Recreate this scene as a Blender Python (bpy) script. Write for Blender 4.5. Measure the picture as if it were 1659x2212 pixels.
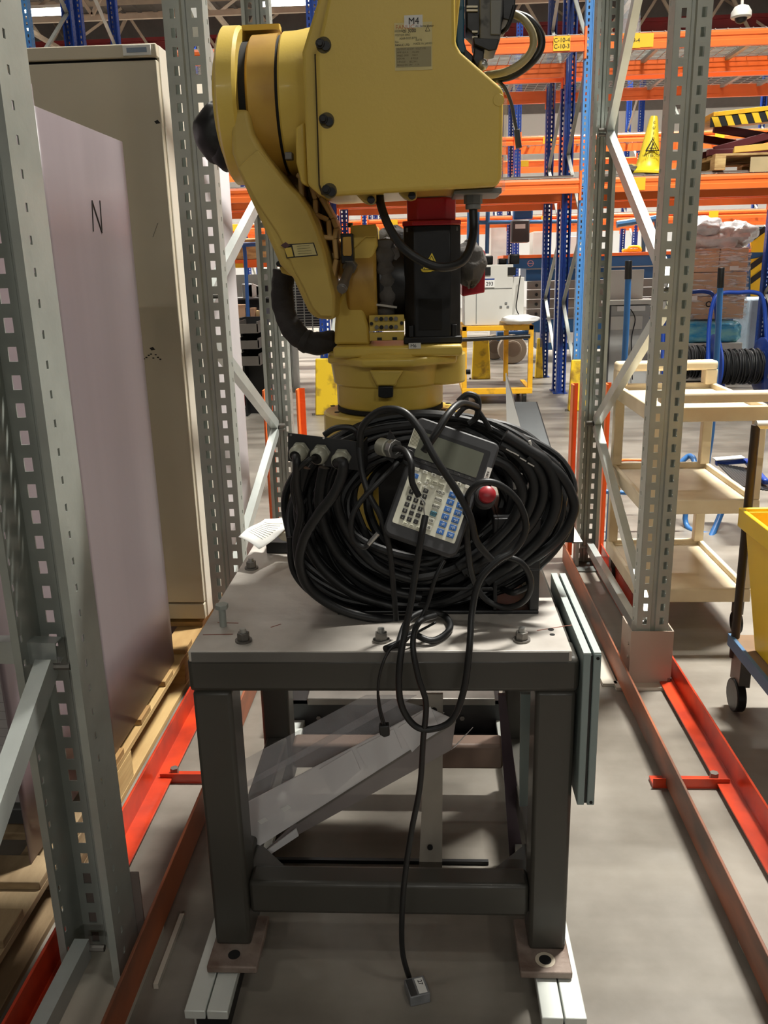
import bpy, bmesh, math, random
from mathutils import Vector, Matrix
random.seed(7)
for o in list(bpy.data.objects): bpy.data.objects.remove(o)
SC = bpy.context.scene
COL = SC.collection

# ------------------------------------------------------------------ camera
W, H = 1659.0, 2212.0
NAD = (160.5, 6444.0); VPY = (89.5, -532.0)
F = math.sqrt(-(NAD[0]*VPY[0] + NAD[1]*VPY[1]))
CH = 1.42
dn = Vector((NAD[0], NAD[1], F)).normalized()
dy = Vector((VPY[0], VPY[1], F)); dy = (dy - dn*dn.dot(dy)).normalized()
dz = -dn
dx = dy.cross(dz)
R3 = Matrix((dx, dy, dz))            # world = R3 @ cam (x right, y down, z forward)
CAM = Vector((0, 0, CH))
cd = bpy.data.cameras.new('camera'); cam = bpy.data.objects.new('camera', cd); COL.objects.link(cam)
cd.sensor_fit = 'VERTICAL'; cd.sensor_height = 36; cd.sensor_width = 27; cd.lens = F/H*36
cd.clip_start = 0.02; cd.clip_end = 200
m = Matrix.Identity(4)
for i in range(3):
    m[i][0] = R3[i][0]; m[i][1] = -R3[i][1]; m[i][2] = -R3[i][2]; m[i][3] = CAM[i]
cam.matrix_world = m
SC.camera = cam

def ray(px, py): return R3 @ Vector((px - W/2, py - H/2, F))
def at(px, py, Y):  r = ray(px, py); return CAM + r*(Y/r.y)
def gz(px, py, Z):  r = ray(px, py); return CAM + r*((Z-CH)/r.z)
def ax(px, py, X):  r = ray(px, py); return CAM + r*(X/r.x)

# ------------------------------------------------------------------ world, lights, exposure
wd = bpy.data.worlds.new('world'); SC.world = wd; wd.use_nodes = True
wd.node_tree.nodes['Background'].inputs[0].default_value = (0.80, 0.86, 0.88, 1)
wd.node_tree.nodes['Background'].inputs[1].default_value = 0.05
SC.view_settings.view_transform = 'Standard'
try: SC.view_settings.look = 'None'
except Exception: pass
SC.view_settings.exposure = 0.0; SC.view_settings.gamma = 1.0; SC.view_settings.use_curve_mapping = False

def area(name, loc, sx, sy, power, col=(1, 0.97, 0.90), rot=(0, 0, 0)):
    l = bpy.data.lights.new(name, 'AREA'); l.shape = 'RECTANGLE'; l.size = sx; l.size_y = sy
    l.energy = power; l.color = col
    o = bpy.data.objects.new(name, l); COL.objects.link(o); o.location = loc; o.rotation_euler = rot
    return o
LAMPZ = 8.0
LAMPS = [(x, y, p) for y, p in ((13.0, 520), (18.6, 620), (24.4, 640)) for x in (-9.8, -3.6, 3.9, 9.8)]
LAMPS += [(-3.4, 6.5, 60), (2.4, 4.2, 740), (-3.2, 0.2, 8), (3.4, -1.2, 20), (-4.5, -13.0, 200), (0.7, -13.0, 330), (6.0, -13.0, 330)]  # lamps far behind the camera are unseen fill, added to light camera-facing sides
for i, (x, y, p) in enumerate(LAMPS):
    area('strip_light_source', (x, y, LAMPZ-0.12), 1.5, 0.3, p).data.spread = math.radians(180 if y < -5 else 118)   # reflector fittings

# ------------------------------------------------------------------ materials
def lin(c):
    c = c/255.0
    return c/12.92 if c <= 0.04045 else ((c+0.055)/1.055)**2.4
def rgb(r, g, b): return (lin(r), lin(g), lin(b), 1)
MATS = {}
def mat(name, c, rough=0.5, metal=0.0, var=0.12, scale=6.0, bump=0.0, c2=None, lo=0.35, hi=0.65, emit=0, trans=0, alpha=1.0, coat=0, stretch=None, bscale=None, spec=0.5):
    if name in MATS: return MATS[name]
    mt = bpy.data.materials.new(name); mt.use_nodes = True
    nt = mt.node_tree; n = nt.nodes; L = nt.links; b = n['Principled BSDF']
    b.inputs['Roughness'].default_value = rough; b.inputs['Metallic'].default_value = metal
    b.inputs['Specular IOR Level'].default_value = spec
    c = rgb(*c)
    if c2 is None:
        c2 = tuple(v*(1-var) for v in c[:3]) + (1,)
    else: c2 = rgb(*c2)
    tc = n.new('ShaderNodeTexCoord'); src = tc.outputs['Object']
    if stretch:
        mp = n.new('ShaderNodeMapping'); mp.inputs['Scale'].default_value = stretch
        L.new(src, mp.inputs['Vector']); src = mp.outputs['Vector']
    no = n.new('ShaderNodeTexNoise'); no.inputs['Scale'].default_value = scale; no.inputs['Detail'].default_value = 6
    L.new(src, no.inputs['Vector'])
    rp = n.new('ShaderNodeValToRGB'); rp.color_ramp.elements[0].position = lo; rp.color_ramp.elements[1].position = hi
    rp.color_ramp.elements[0].color = c2; rp.color_ramp.elements[1].color = c
    L.new(no.outputs['Fac'], rp.inputs['Fac']); L.new(rp.outputs['Color'], b.inputs['Base Color'])
    if bump:
        n2 = n.new('ShaderNodeTexNoise'); n2.inputs['Scale'].default_value = bscale or scale*6; n2.inputs['Detail'].default_value = 4
        L.new(src, n2.inputs['Vector'])
        bp = n.new('ShaderNodeBump'); bp.inputs['Strength'].default_value = bump; bp.inputs['Distance'].default_value = 0.01
        L.new(n2.outputs['Fac'], bp.inputs['Height']); L.new(bp.outputs['Normal'], b.inputs['Normal'])
    if emit:
        b.inputs['Emission Color'].default_value = c; b.inputs['Emission Strength'].default_value = emit
    if trans: b.inputs['Transmission Weight'].default_value = trans
    if alpha < 1: b.inputs['Alpha'].default_value = alpha
    if coat: b.inputs['Coat Weight'].default_value = coat; b.inputs['Coat Roughness'].default_value = 0.1
    MATS[name] = mt
    return mt

GALV = mat('galvanised_steel', (168, 173, 166), 0.42, 0.25, 0.14, 9, 0.05)
GALVL = mat('galvanised_bright', (192, 198, 194), 0.33, 0.4, 0.12, 9, 0.03)
GALVD = mat('galvanised_plate', (120, 124, 120), 0.5, 0.5, 0.3, 10)
YEL = mat('robot_yellow', (218, 188, 86), 0.40, 0, 0.10, 3, 0.03, coat=0.15, bscale=160)
YELW = mat('robot_yellow_worn', (200, 172, 86), 0.5, 0, 0.2, 5, 0.04)
YELD = mat('robot_yellow_dirty', (198, 158, 66), 0.45, 0, 0.3, 7, c2=(166, 126, 52))
YELP = mat('cast_inner_paint', (196, 160, 100), 0.55, 0, 0.15, 5)
BLK = mat('black_cast', (22, 22, 23), 0.38, 0, 0.3, 8, 0.05)
BLKM = mat('black_painted_steel', (24, 24, 25), 0.42, 0, 0.3, 6)
RUB = mat('cable_rubber', (22, 23, 24), 0.45, 0, 0.2, 8)
FAB = mat('dark_fabric', (52, 48, 46), 0.85, 0, 0.4, 12, 0.5, bscale=40)
FABG = mat('grey_fabric', (100, 96, 92), 0.9, 0, 0.4, 10, 0.7, bscale=30)
RED = mat('motor_cap_red', (190, 32, 44), 0.33, 0, 0.1, 4, coat=0.2)
TBL = mat('table_paint', (64, 62, 56), 0.45, 0, 0.15, 5, 0.03, coat=0.1)
PLT = mat('table_top_steel', (206, 200, 192), 0.42, 0.1, 0.25, 5, 0.12, c2=(164, 157, 148), lo=.3, hi=.6)
PLTE = mat('plate_edge', (108, 106, 102), 0.5, 0.2, 0.15, 8)
ALU = mat('aluminium_extrusion', (214, 218, 212), 0.42, 0.25, 0.08, 6)
ORG = mat('rack_orange', (255, 122, 52), 0.38, 0, 0.08, 3)
ORGR = mat('rail_orange', (212, 66, 30), 0.35, 0, 0.25, 7, c2=(150, 45, 28), coat=0.2)
RUST = mat('rail_rusty', (184, 104, 66), 0.5, 0.1, 0.3, 7, c2=(86, 62, 50), stretch=(1, 0.3, 1))
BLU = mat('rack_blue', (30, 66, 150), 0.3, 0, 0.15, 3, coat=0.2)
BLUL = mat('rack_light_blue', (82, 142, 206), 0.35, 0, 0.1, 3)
BLUM = mat('machine_blue', (36, 92, 146), 0.4, 0, 0.15, 3)
BLUB = mat('reel_blue', (24, 62, 150), 0.35, 0, 0.12, 3, coat=0.2)
CAB = mat('cabinet_beige', (202, 192, 170), 0.42, 0, 0.06, 3)
CABS = mat('cabinet_side', (216, 208, 192), 0.45, 0, 0.08, 2)
PURP = mat('lilac_sheet', (122, 111, 114), 0.36, 0.0, 0.22, 1.4, stretch=(1, 3.5, 0.15))
SHW = mat('pale_sheet', (208, 202, 204), 0.4, 0.1, 0.12, 2)
WOOD = mat('pallet_wood', (206, 176, 120), 0.7, 0, 0.3, 6, 0.1, c2=(158, 122, 74), stretch=(1, 0.25, 3))
WOODD = mat('pallet_wood_worn', (168, 146, 112), 0.75, 0, 0.35, 8, 0.2, c2=(112, 90, 62), stretch=(1, 0.3, 3))
CONC = None
TEAL = mat('enclosure_grey_green', (134, 148, 146), 0.42, 0, 0.06, 3)
TEALL = mat('enclosure_top_edge', (190, 200, 196), 0.4, 0.1, 0.06, 3)
CREAM = mat('cream_plastic', (226, 212, 182), 0.5, 0, 0.12, 6, c2=(206, 188, 156))
YBIN = mat('yellow_plastic', (250, 208, 40), 0.42, 0, 0.08, 3)
YPNT = mat('yellow_paint', (246, 184, 38), 0.42, 0, 0.2, 8, c2=(190, 140, 50), lo=.25, hi=.45)
YGRD = mat('guard_yellow', (236, 198, 40), 0.5, 0, 0.3, 9, c2=(150, 116, 40), lo=.3, hi=.5)
WHT = mat('white_panel', (216, 214, 206), 0.45, 0, 0.06, 3)
WHTB = mat('white_plastic_bag', (240, 240, 238), 0.35, 0, 0.06, 6)
PAP = mat('paper', (238, 238, 234), 0.7, 0, 0.04, 8)
KRAFT = mat('kraft_label', (190, 170, 130), 0.8)
LBL = mat('robot_label', (205, 190, 130), 0.5, 0, 0.08, 20)
INK = mat('ink', (30, 26, 24), 0.6, 0, 0.1)
INKG = mat('ink_grey', (120, 116, 84), 0.6, 0, 0.1)
INKR = mat('ink_faded', (196, 128, 84), 0.6, 0, 0.1)
CARD = mat('cardboard', (224, 184, 146), 0.75, 0, 0.12, 4)
STEEL = mat('bright_steel', (190, 190, 186), 0.3, 0.8, 0.15, 8)
STLD = mat('dull_steel', (128, 124, 118), 0.45, 0.6, 0.3, 10)
RSTP = mat('foot_plate_rust', (146, 132, 122), 0.6, 0.2, 0.3, 14, 0.2, c2=(104, 84, 72))
GREY = mat('grey_plastic', (120, 122, 120), 0.5, 0, 0.1)
GRYD = mat('dark_grey_plastic', (66, 66, 66), 0.5, 0, 0.15)
BINM = mat('bin_grey', (96, 90, 84), 0.5, 0.2, 0.2, 5)
LCD = mat('screen_glass', (104, 106, 94), 0.18, 0, 0.06, 3)
KPAD = mat('keypad_face', (224, 222, 202), 0.45, 0, 0.06, 10)
KBLU = mat('key_blue', (52, 110, 186), 0.4, 0, 0.1, 8)
KBLK = mat('key_black', (36, 34, 32), 0.4, 0, 0.1, 8)
KWHT = mat('key_white', (222, 220, 204), 0.4, 0, 0.1, 8)
ESTP = mat('stop_button_red', (176, 40, 48), 0.4, 0, 0.2, 10)
HOSEB = mat('beige_hose', (176, 164, 122), 0.45, 0, 0.2, 8)
REDP = mat('roof_beam_red', (120, 28, 30), 0.5, 0, 0.15, 4)
TAN = mat('truss_tan', (176, 160, 142), 0.6, 0, 0.15, 4)
ROOF = mat('roof_sheet', (122, 116, 112), 0.55, 0.1, 0.25, 1.2)
WALLM = mat('wall_white', (232, 232, 230), 0.7, 0, 0.04, 0.4)
DRK = mat('dark_recess', (14, 13, 12), 0.8, 0, 0.1)
STRIPE = mat('hazard_black', (32, 32, 30), 0.5)
MAROON = mat('maroon_steel', (92, 28, 34), 0.5, 0, 0.2, 6)
BEIGE = mat('foot_sleeve_beige', (178, 160, 146), 0.55, 0, 0.06, 4)
FILMB = mat('blue_film', (40, 160, 225), 0.15, 0, 0.4, 5, 0.8, c2=(140, 215, 225), bscale=16, stretch=(1, 1, 3))
CLEAR = mat('stretch_film', (225, 228, 230), 0.12, 0, 0.1, 6, 1.0, alpha=0.24, bscale=14, stretch=(1, 1, 4))
ACR = mat('clear_acrylic', (250, 248, 248), 0.25, 0, 0.06, 3, alpha=0.7, stretch=(3, 1, 1))
ACRB = mat('clear_acrylic_thin', (226, 226, 230), 0.15, 0, 0.1, 3, alpha=0.25)
def film():  # glints on the creases are painted in as streaks of white opacity
    mt = mat('glint_streak_film', (235, 236, 238), .12, 0, .05, 9, 1.0, bscale=10, stretch=(1, 1, 5)); nt = mt.node_tree; b = nt.nodes['Principled BSDF']
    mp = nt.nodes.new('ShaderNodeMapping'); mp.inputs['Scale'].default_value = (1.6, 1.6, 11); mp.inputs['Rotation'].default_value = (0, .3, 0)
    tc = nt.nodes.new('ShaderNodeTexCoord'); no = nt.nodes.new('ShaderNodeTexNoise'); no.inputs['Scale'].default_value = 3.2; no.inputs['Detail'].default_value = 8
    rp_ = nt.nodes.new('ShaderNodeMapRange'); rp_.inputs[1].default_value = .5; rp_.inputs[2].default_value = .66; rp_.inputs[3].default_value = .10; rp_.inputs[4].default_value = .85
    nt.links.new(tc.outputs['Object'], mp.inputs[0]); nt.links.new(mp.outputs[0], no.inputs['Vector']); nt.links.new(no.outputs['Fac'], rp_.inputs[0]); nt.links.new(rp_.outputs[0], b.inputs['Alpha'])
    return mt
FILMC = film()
LAMP = mat('lamp_tube', (255, 252, 240), 0.5, emit=14)
TAGY = mat('yellow_tag', (240, 196, 40), 0.5, 0, 0.05)
DPUR = mat('dark_purple_panel', (70, 56, 64), 0.35, 0.2, 0.2, 4)
CFOAM = mat('corrugated_plastic', (168, 164, 164), 0.5, 0, 0.05)

def floor_mat():
    mt = bpy.data.materials.new('polished_concrete'); mt.use_nodes = True
    nt = mt.node_tree; n = nt.nodes; L = nt.links; b = n['Principled BSDF']
    tc = n.new('ShaderNodeTexCoord')
    n1 = n.new('ShaderNodeTexNoise'); n1.inputs['Scale'].default_value = 1.3; n1.inputs['Detail'].default_value = 8; n1.inputs['Roughness'].default_value = .62
    mp = n.new('ShaderNodeMapping'); mp.inputs['Scale'].default_value = (0.5, 4.0, 1)
    n2 = n.new('ShaderNodeTexNoise'); n2.inputs['Scale'].default_value = 1.1; n2.inputs['Detail'].default_value = 4
    L.new(tc.outputs['Object'], n1.inputs['Vector']); L.new(tc.outputs['Object'], mp.inputs['Vector']); L.new(mp.outputs[0], n2.inputs['Vector'])
    mx = n.new('ShaderNodeMix'); mx.data_type = 'FLOAT'; mx.inputs[0].default_value = .4
    L.new(n1.outputs['Fac'], mx.inputs[2]); L.new(n2.outputs['Fac'], mx.inputs[3])
    rp = n.new('ShaderNodeValToRGB'); e = rp.color_ramp.elements
    e[0].position = .36; e[0].color = rgb(94, 88, 79); e[1].position = .64; e[1].color = rgb(152, 146, 136)
    L.new(mx.outputs[0], rp.inputs['Fac']); L.new(rp.outputs['Color'], b.inputs['Base Color'])
    r2 = n.new('ShaderNodeMapRange'); r2.inputs[1].default_value = .3; r2.inputs[2].default_value = .7; r2.inputs[3].default_value = .26; r2.inputs[4].default_value = .46
    L.new(n1.outputs['Fac'], r2.inputs[0]); L.new(r2.outputs[0], b.inputs['Roughness'])
    n3 = n.new('ShaderNodeTexNoise'); n3.inputs['Scale'].default_value = 18; L.new(tc.outputs['Object'], n3.inputs['Vector'])
    bp = n.new('ShaderNodeBump'); bp.inputs['Strength'].default_value = .08; bp.inputs['Distance'].default_value = .01
    L.new(n3.outputs['Fac'], bp.inputs['Height']); L.new(bp.outputs[0], b.inputs['Normal'])
    return mt
CONC = floor_mat()

# ------------------------------------------------------------------ mesh helpers
def catmull(pts, k=6, closed=False):
    P = [Vector(p) for p in pts]; n = len(P); out = []
    if n < 3: return P
    rng = range(n) if closed else range(n-1)
    for i in rng:
        if closed: p0, p1, p2, p3 = P[(i-1) % n], P[i], P[(i+1) % n], P[(i+2) % n]
        else: p0, p1, p2, p3 = P[max(i-1, 0)], P[i], P[i+1], P[min(i+2, n-1)]
        for j in range(k):
            t = j/k
            out.append(0.5*((2*p1) + (p2-p0)*t + (2*p0-5*p1+4*p2-p3)*t*t + (3*p1-p0-3*p2+p3)*t**3))
    if not closed: out.append(P[-1])
    return out

class MB:
    def __init__(s, T=None): s.v = []; s.f = []; s.T = T
    def add(s, vs, fs):
        k = len(s.v)
        for p in vs:
            p = Vector(p); s.v.append(s.T @ p if s.T else p)
        s.f += [[k+i for i in f] for f in fs]; return s
    def box(s, x0, x1, y0, y1, z0, z1):
        vs = [(x, y, z) for z in (z0, z1) for y in (y0, y1) for x in (x0, x1)]
        return s.add(vs, [(0, 2, 3, 1), (4, 5, 7, 6), (0, 1, 5, 4), (2, 6, 7, 3), (0, 4, 6, 2), (1, 3, 7, 5)])
    def ext(s, pts, vec):
        pts = [Vector(p) for p in pts]; vec = Vector(vec); n = len(pts)
        nrm = Vector((0, 0, 0))
        for i in range(n): nrm += pts[i].cross(pts[(i+1) % n])
        if nrm.dot(vec) > 0: pts = pts[::-1]
        return s.add(pts + [p+vec for p in pts], [list(range(n)), list(range(2*n-1, n-1, -1))] + [(i, i+n, (i+1) % n+n, (i+1) % n) for i in range(n)])
    def pxp(s, pix, Y0, Y1):           # outline read off at depth Y0, extruded straight back to Y1
        return s.ext([at(x, y, Y0) for x, y in pix], (0, Y1-Y0, 0))
    def bar(s, p, q, w, h=None, up=(0, 0, 1)):
        p = Vector(p); q = Vector(q); h = h or w; d = (q-p).normalized(); u = Vector(up)
        if abs(d.dot(u)) > .98: u = Vector((0, 1, 0))
        a = d.cross(u).normalized()*w/2; b = a.cross(d).normalized()*h/2
        return s.ext([p-a-b, p+a-b, p+a+b, p-a+b], q-p)
    def chan(s, p, q, w, dpt, t=.004, up=(1, 0, 0)):   # U channel, back plate facing 'up'
        p = Vector(p); q = Vector(q); d = (q-p).normalized(); u = Vector(up); u = (u-d*u.dot(d)).normalized()
        a = d.cross(u).normalized()*w/2
        pr = [-a, a, a-u*dpt, a*(1-2*t/w)-u*dpt, a*(1-2*t/w)-u*t, -a*(1-2*t/w)-u*t, -a*(1-2*t/w)-u*dpt, -a-u*dpt]
        return s.ext([p+x for x in pr], q-p)
    def cyl(s, p, q, r, r2=None, n=20, inner=None):
        p = Vector(p); q = Vector(q); r2 = r if r2 is None else r2; d = (q-p).normalized()
        u = Vector((0, 0, 1)) if abs(d.z) < .9 else Vector((1, 0, 0))
        a = d.cross(u).normalized(); b = d.cross(a)
        c = [(math.cos(2*math.pi*i/n), math.sin(2*math.pi*i/n)) for i in range(n)]
        vs = [p+(a*x+b*y)*r for x, y in c] + [q+(a*x+b*y)*r2 for x, y in c]
        fs = [(i, (i+1) % n, (i+1) % n+n, i+n) for i in range(n)]
        if inner:
            vs += [p+(a*x+b*y)*inner for x, y in c] + [q+(a*x+b*y)*inner for x, y in c]
            fs += [((i+1) % n+2*n, i+2*n, i+3*n, (i+1) % n+3*n) for i in range(n)]
            fs += [((i+1) % n, i, i+2*n, (i+1) % n+2*n) for i in range(n)] + [(i+n, (i+1) % n+n, (i+1) % n+3*n, i+3*n) for i in range(n)]
        else: fs += [list(range(n-1, -1, -1)), list(range(n, 2*n))]
        return s.add(vs, fs)
    def lathe(s, p, q, prof, n=28):     # prof: (t along p->q in metres, radius)
        p = Vector(p); d = (Vector(q)-p).normalized(); u = Vector((0, 0, 1)) if abs(d.z) < .9 else Vector((1, 0, 0))
        a = d.cross(u).normalized(); b = d.cross(a); vs = []; fs = []
        for t, r in prof: vs += [p+d*t+(a*math.cos(2*math.pi*i/n)+b*math.sin(2*math.pi*i/n))*r for i in range(n)]
        for j in range(len(prof)-1): fs += [(j*n+i, j*n+(i+1) % n, (j+1)*n+(i+1) % n, (j+1)*n+i) for i in range(n)]
        fs += [list(range(n-1, -1, -1)), [(len(prof)-1)*n+i for i in range(n)]]
        return s.add(vs, fs)
    def tube(s, path, r, n=8, closed=False, rf=None):
        P = [Vector(p) for p in path]; m_ = len(P); vs = []; fs = []
        t0 = (P[1]-P[0]).normalized(); u = Vector((0, 0, 1)) if abs(t0.z) < .9 else Vector((1, 0, 0)); a = t0.cross(u).normalized()
        for k in range(m_):
            if closed: t = (P[(k+1) % m_]-P[k-1]).normalized()
            else: t = (P[min(k+1, m_-1)]-P[max(k-1, 0)]).normalized()
            a = (a - t*a.dot(t)).normalized(); b = t.cross(a); rr = r*(rf(k/(m_-1)) if rf else 1)
            vs += [P[k]+(a*math.cos(2*math.pi*i/n)+b*math.sin(2*math.pi*i/n))*rr for i in range(n)]
        for k in range(m_ if closed else m_-1):
            k2 = (k+1) % m_
            fs += [(k*n+i, k*n+(i+1) % n, k2*n+(i+1) % n, k2*n+i) for i in range(n)]
        if not closed: fs += [list(range(n-1, -1, -1)), [(m_-1)*n+i for i in range(n)]]
        return s.add(vs, fs)
    def grid(s, fn, nu, nv):
        vs = [fn(i/nu, j/nv) for j in range(nv+1) for i in range(nu+1)]
        return s.add(vs, [(j*(nu+1)+i, j*(nu+1)+i+1, (j+1)*(nu+1)+i+1, (j+1)*(nu+1)+i) for j in range(nv) for i in range(nu)])
    def obj(s, name, mt, parent=None, bev=0, smooth=True, seg=2, solid=0, kind=None, label=None):
        me = bpy.data.meshes.new(name); me.from_pydata([tuple(v) for v in s.v], [], s.f)
        bm = bmesh.new(); bm.from_mesh(me); bmesh.ops.recalc_face_normals(bm, faces=bm.faces); bm.to_mesh(me); bm.free()
        if smooth:
            for p in me.polygons: p.use_smooth = True
            me.set_sharp_from_angle(angle=math.radians(38))
        me.materials.append(mt)
        o = bpy.data.objects.new(name, me); COL.objects.link(o)
        if parent is not None: adopt(o, parent)
        if solid:
            md = o.modifiers.new('solid', 'SOLIDIFY'); md.thickness = solid; md.offset = 0
        if bev:
            md = o.modifiers.new('bevel', 'BEVEL'); md.width = bev; md.segments = seg; md.limit_method = 'ANGLE'; md.angle_limit = math.radians(30)
        if kind: o['kind'] = kind
        if label: o['label'] = label
        return o

WLOC = {}
def adopt(o, parent):
    o.parent = parent
    o.matrix_parent_inverse = Matrix.Translation(-WLOC.get(parent.name, Vector((0, 0, 0))))
def tag(o, label, cat, group=None):
    o['label'] = label; o['category'] = cat
    if group: o['group'] = group
    return o
def thing(name, label, cat, loc, group=None):
    o = bpy.data.objects.new(name, None); COL.objects.link(o); o.location = loc; o.empty_display_size = .1
    WLOC[o.name] = Vector(loc); tag(o, label, cat, group); return o
def struct(o): o['kind'] = 'structure'; return o
def clone(root, loc, label, rz=0):
    r = root.copy(); COL.objects.link(r); r.location = loc; r.rotation_euler = (0, 0, rz); r['label'] = label
    for ch in list(root.children):
        c = ch.copy(); COL.objects.link(c); c.parent = r; c.matrix_parent_inverse = ch.matrix_parent_inverse.copy()
        for g in list(ch.children):
            d = g.copy(); COL.objects.link(d); d.parent = c; d.matrix_parent_inverse = g.matrix_parent_inverse.copy()
    return r
def frame_at(o, xd, yd):      # local x, y directions -> matrix with z = x cross y
    x = Vector(xd).normalized(); z = x.cross(Vector(yd)).normalized(); y = z.cross(x)
    return Matrix(((x.x, y.x, z.x, o[0]), (x.y, y.y, z.y, o[1]), (x.z, y.z, z.z, o[2]), (0, 0, 0, 1)))
def text(body, size, T, mt, parent, name='lettering', align='CENTER', ext=.0004, sx=1.0):
    cu = bpy.data.curves.new(name, 'FONT'); cu.body = body; cu.size = size; cu.align_x = align; cu.align_y = 'CENTER'; cu.extrude = ext
    t = bpy.data.objects.new('tmp', cu); COL.objects.link(t)
    me = bpy.data.meshes.new_from_object(t.evaluated_get(bpy.context.evaluated_depsgraph_get()))
    bpy.data.objects.remove(t)
    for v in me.vertices: v.co = T @ Vector((v.co.x*sx, v.co.y, v.co.z))
    me.materials.clear(); me.materials.append(mt)
    o = bpy.data.objects.new(name, me); COL.objects.link(o)
    if parent is not None: adopt(o, parent)
    return o
def XZ(p): return frame_at(p, (1, 0, 0), (0, 0, 1))      # upright lettering facing -Y
def wobble(path, amp, seed=0):
    rn = random.Random(seed); return [Vector(p)+Vector((rn.uniform(-amp, amp), rn.uniform(-amp, amp), rn.uniform(-amp, amp))) for p in path]

# ------------------------------------------------------------------ setting
struct(MB().box(-16, 16, -18, 32, -.1, 0).obj('floor', CONC, smooth=False))
struct(MB().box(-16, 16, 30, 30.2, 0, 9.2).obj('wall_back', WALLM, smooth=False))
struct(MB().box(-16, 16, 29.9, 30, 6.0, 9.2).obj('trim_20', mat('upper_cladding', (120, 114, 110), .6), smooth=False))
struct(MB().box(-16.2, -16, -18, 30, 0, 9.2).obj('wall_left', WALLM, smooth=False))
struct(MB().box(16, 16.2, -18, 30, 0, 9.2).obj('wall_right', WALLM, smooth=False))
ceil = struct(MB().box(-16, 16, -18, 32, 9.2, 9.3).obj('ceiling', ROOF, smooth=False))
for k in range(27):
    y = -7 + k*1.4
    c = MB().chan((-16, y, 9.19), (16, y, 9.19), .09, .16, .012, up=(0, 0, 1)).obj('purlin', TAN, ceil, smooth=False)
mb = MB()
for k in range(64):
    x = -15.75+k*.5; mb.ext([(x-.08, -8, 9.2), (x+.08, -8, 9.2), (x+.04, -8, 9.14), (x-.04, -8, 9.14)], (0, 40, 0))
mb.obj('sheet_rib', ROOF, ceil, smooth=False, kind='stuff')
for k, y in enumerate((11.0, 17.0, 23.0, 29.0)):
    zc = 7.9 if y > 28 else 8.5
    t = struct(MB().box(-16, 16, y-.12, y+.12, zc+.36, zc+.46).box(-16, 16, y-.02, y+.02, zc+.04, zc+.38).box(-16, 16, y-.12, y+.12, zc-.04, zc+.06).obj('trim_%d' % (k+1), REDP, smooth=False))
    bot = MB().box(-16, 16, y-.05, y+.05, 7.35, 7.47).obj('truss_chord', TAN, t, smooth=False)
    for j in range(16):
        xa = -16+j*2
        MB().bar((xa, y-.1, 7.45), (xa+1, y-.1, 9.0), .08).obj('truss_web', TAN, t, smooth=False)
        MB().bar((xa+1, y-.1, 9.0), (xa+2, y-.1, 7.45), .08).obj('truss_web', TAN, t, smooth=False)
for j, x in enumerate((-10.4, -5.2, 0, 5.2, 10.4)):
    t = struct(MB().box(x-.05, x+.05, 2, 30, 7.6, 7.7).obj('trim_%d' % (j+5), TAN, smooth=False))
    for k in range(9):
        y = 3+k*3
        MB().bar((x, y, 7.65), (x+1.3, y+1.6, 9.1), .07).obj('brace', TAN, t, smooth=False)
        MB().bar((x, y+1.5, 7.65), (x-1.3, y+2.9, 9.1), .07).obj('brace', TAN, t, smooth=False)

lamp0 = None
pos_words = {-9.8: 'far left', -3.6: 'centre-left', 3.9: 'centre-right', 9.8: 'far right'}
dist_words = {13.0: 'nearest row in view', 18.6: 'middle row', 24.4: 'row nearest the back wall'}
for x, y, p in LAMPS:
    g = 'strip lights under the roof'
    lb = 'bright strip light under the roof, %s, %s' % (dist_words.get(y, 'over the rack aisle'), pos_words.get(x, 'at x %g' % x))
    if y < 10: lb = 'bright strip light hung over the near aisle, %s' % {-3.4: 'beyond the left rack', 2.4: 'beyond the right rack', -3.2: 'over the beige cabinet', 3.4: 'over the yellow bin', -4.5: 'added unseen fill far behind the viewpoint, left', .7: 'added unseen fill far behind the viewpoint, middle', 6.0: 'added unseen fill far behind the viewpoint, right'}[x]
    if lamp0 is None:
        lamp0 = thing('strip_light', lb, 'ceiling light', (x, y, LAMPZ), g)
        MB().box(x-.80, x+.80, y-.17, y+.17, LAMPZ+.01, LAMPZ+.08).obj('housing', WHT, lamp0)
        for s in (-1, 1): MB().cyl((x-.74, y+s*.09, LAMPZ-.05), (x+.74, y+s*.09, LAMPZ-.05), .055, n=10).obj('tube', LAMP, lamp0)
        for s in (-1, 1): MB().cyl((x+s*.6, y, LAMPZ+.08), (x+s*.6, y, 9.2), .008, n=6).obj('hanger', STLD, lamp0)
    else: clone(lamp0, (x, y, LAMPZ), lb)

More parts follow.
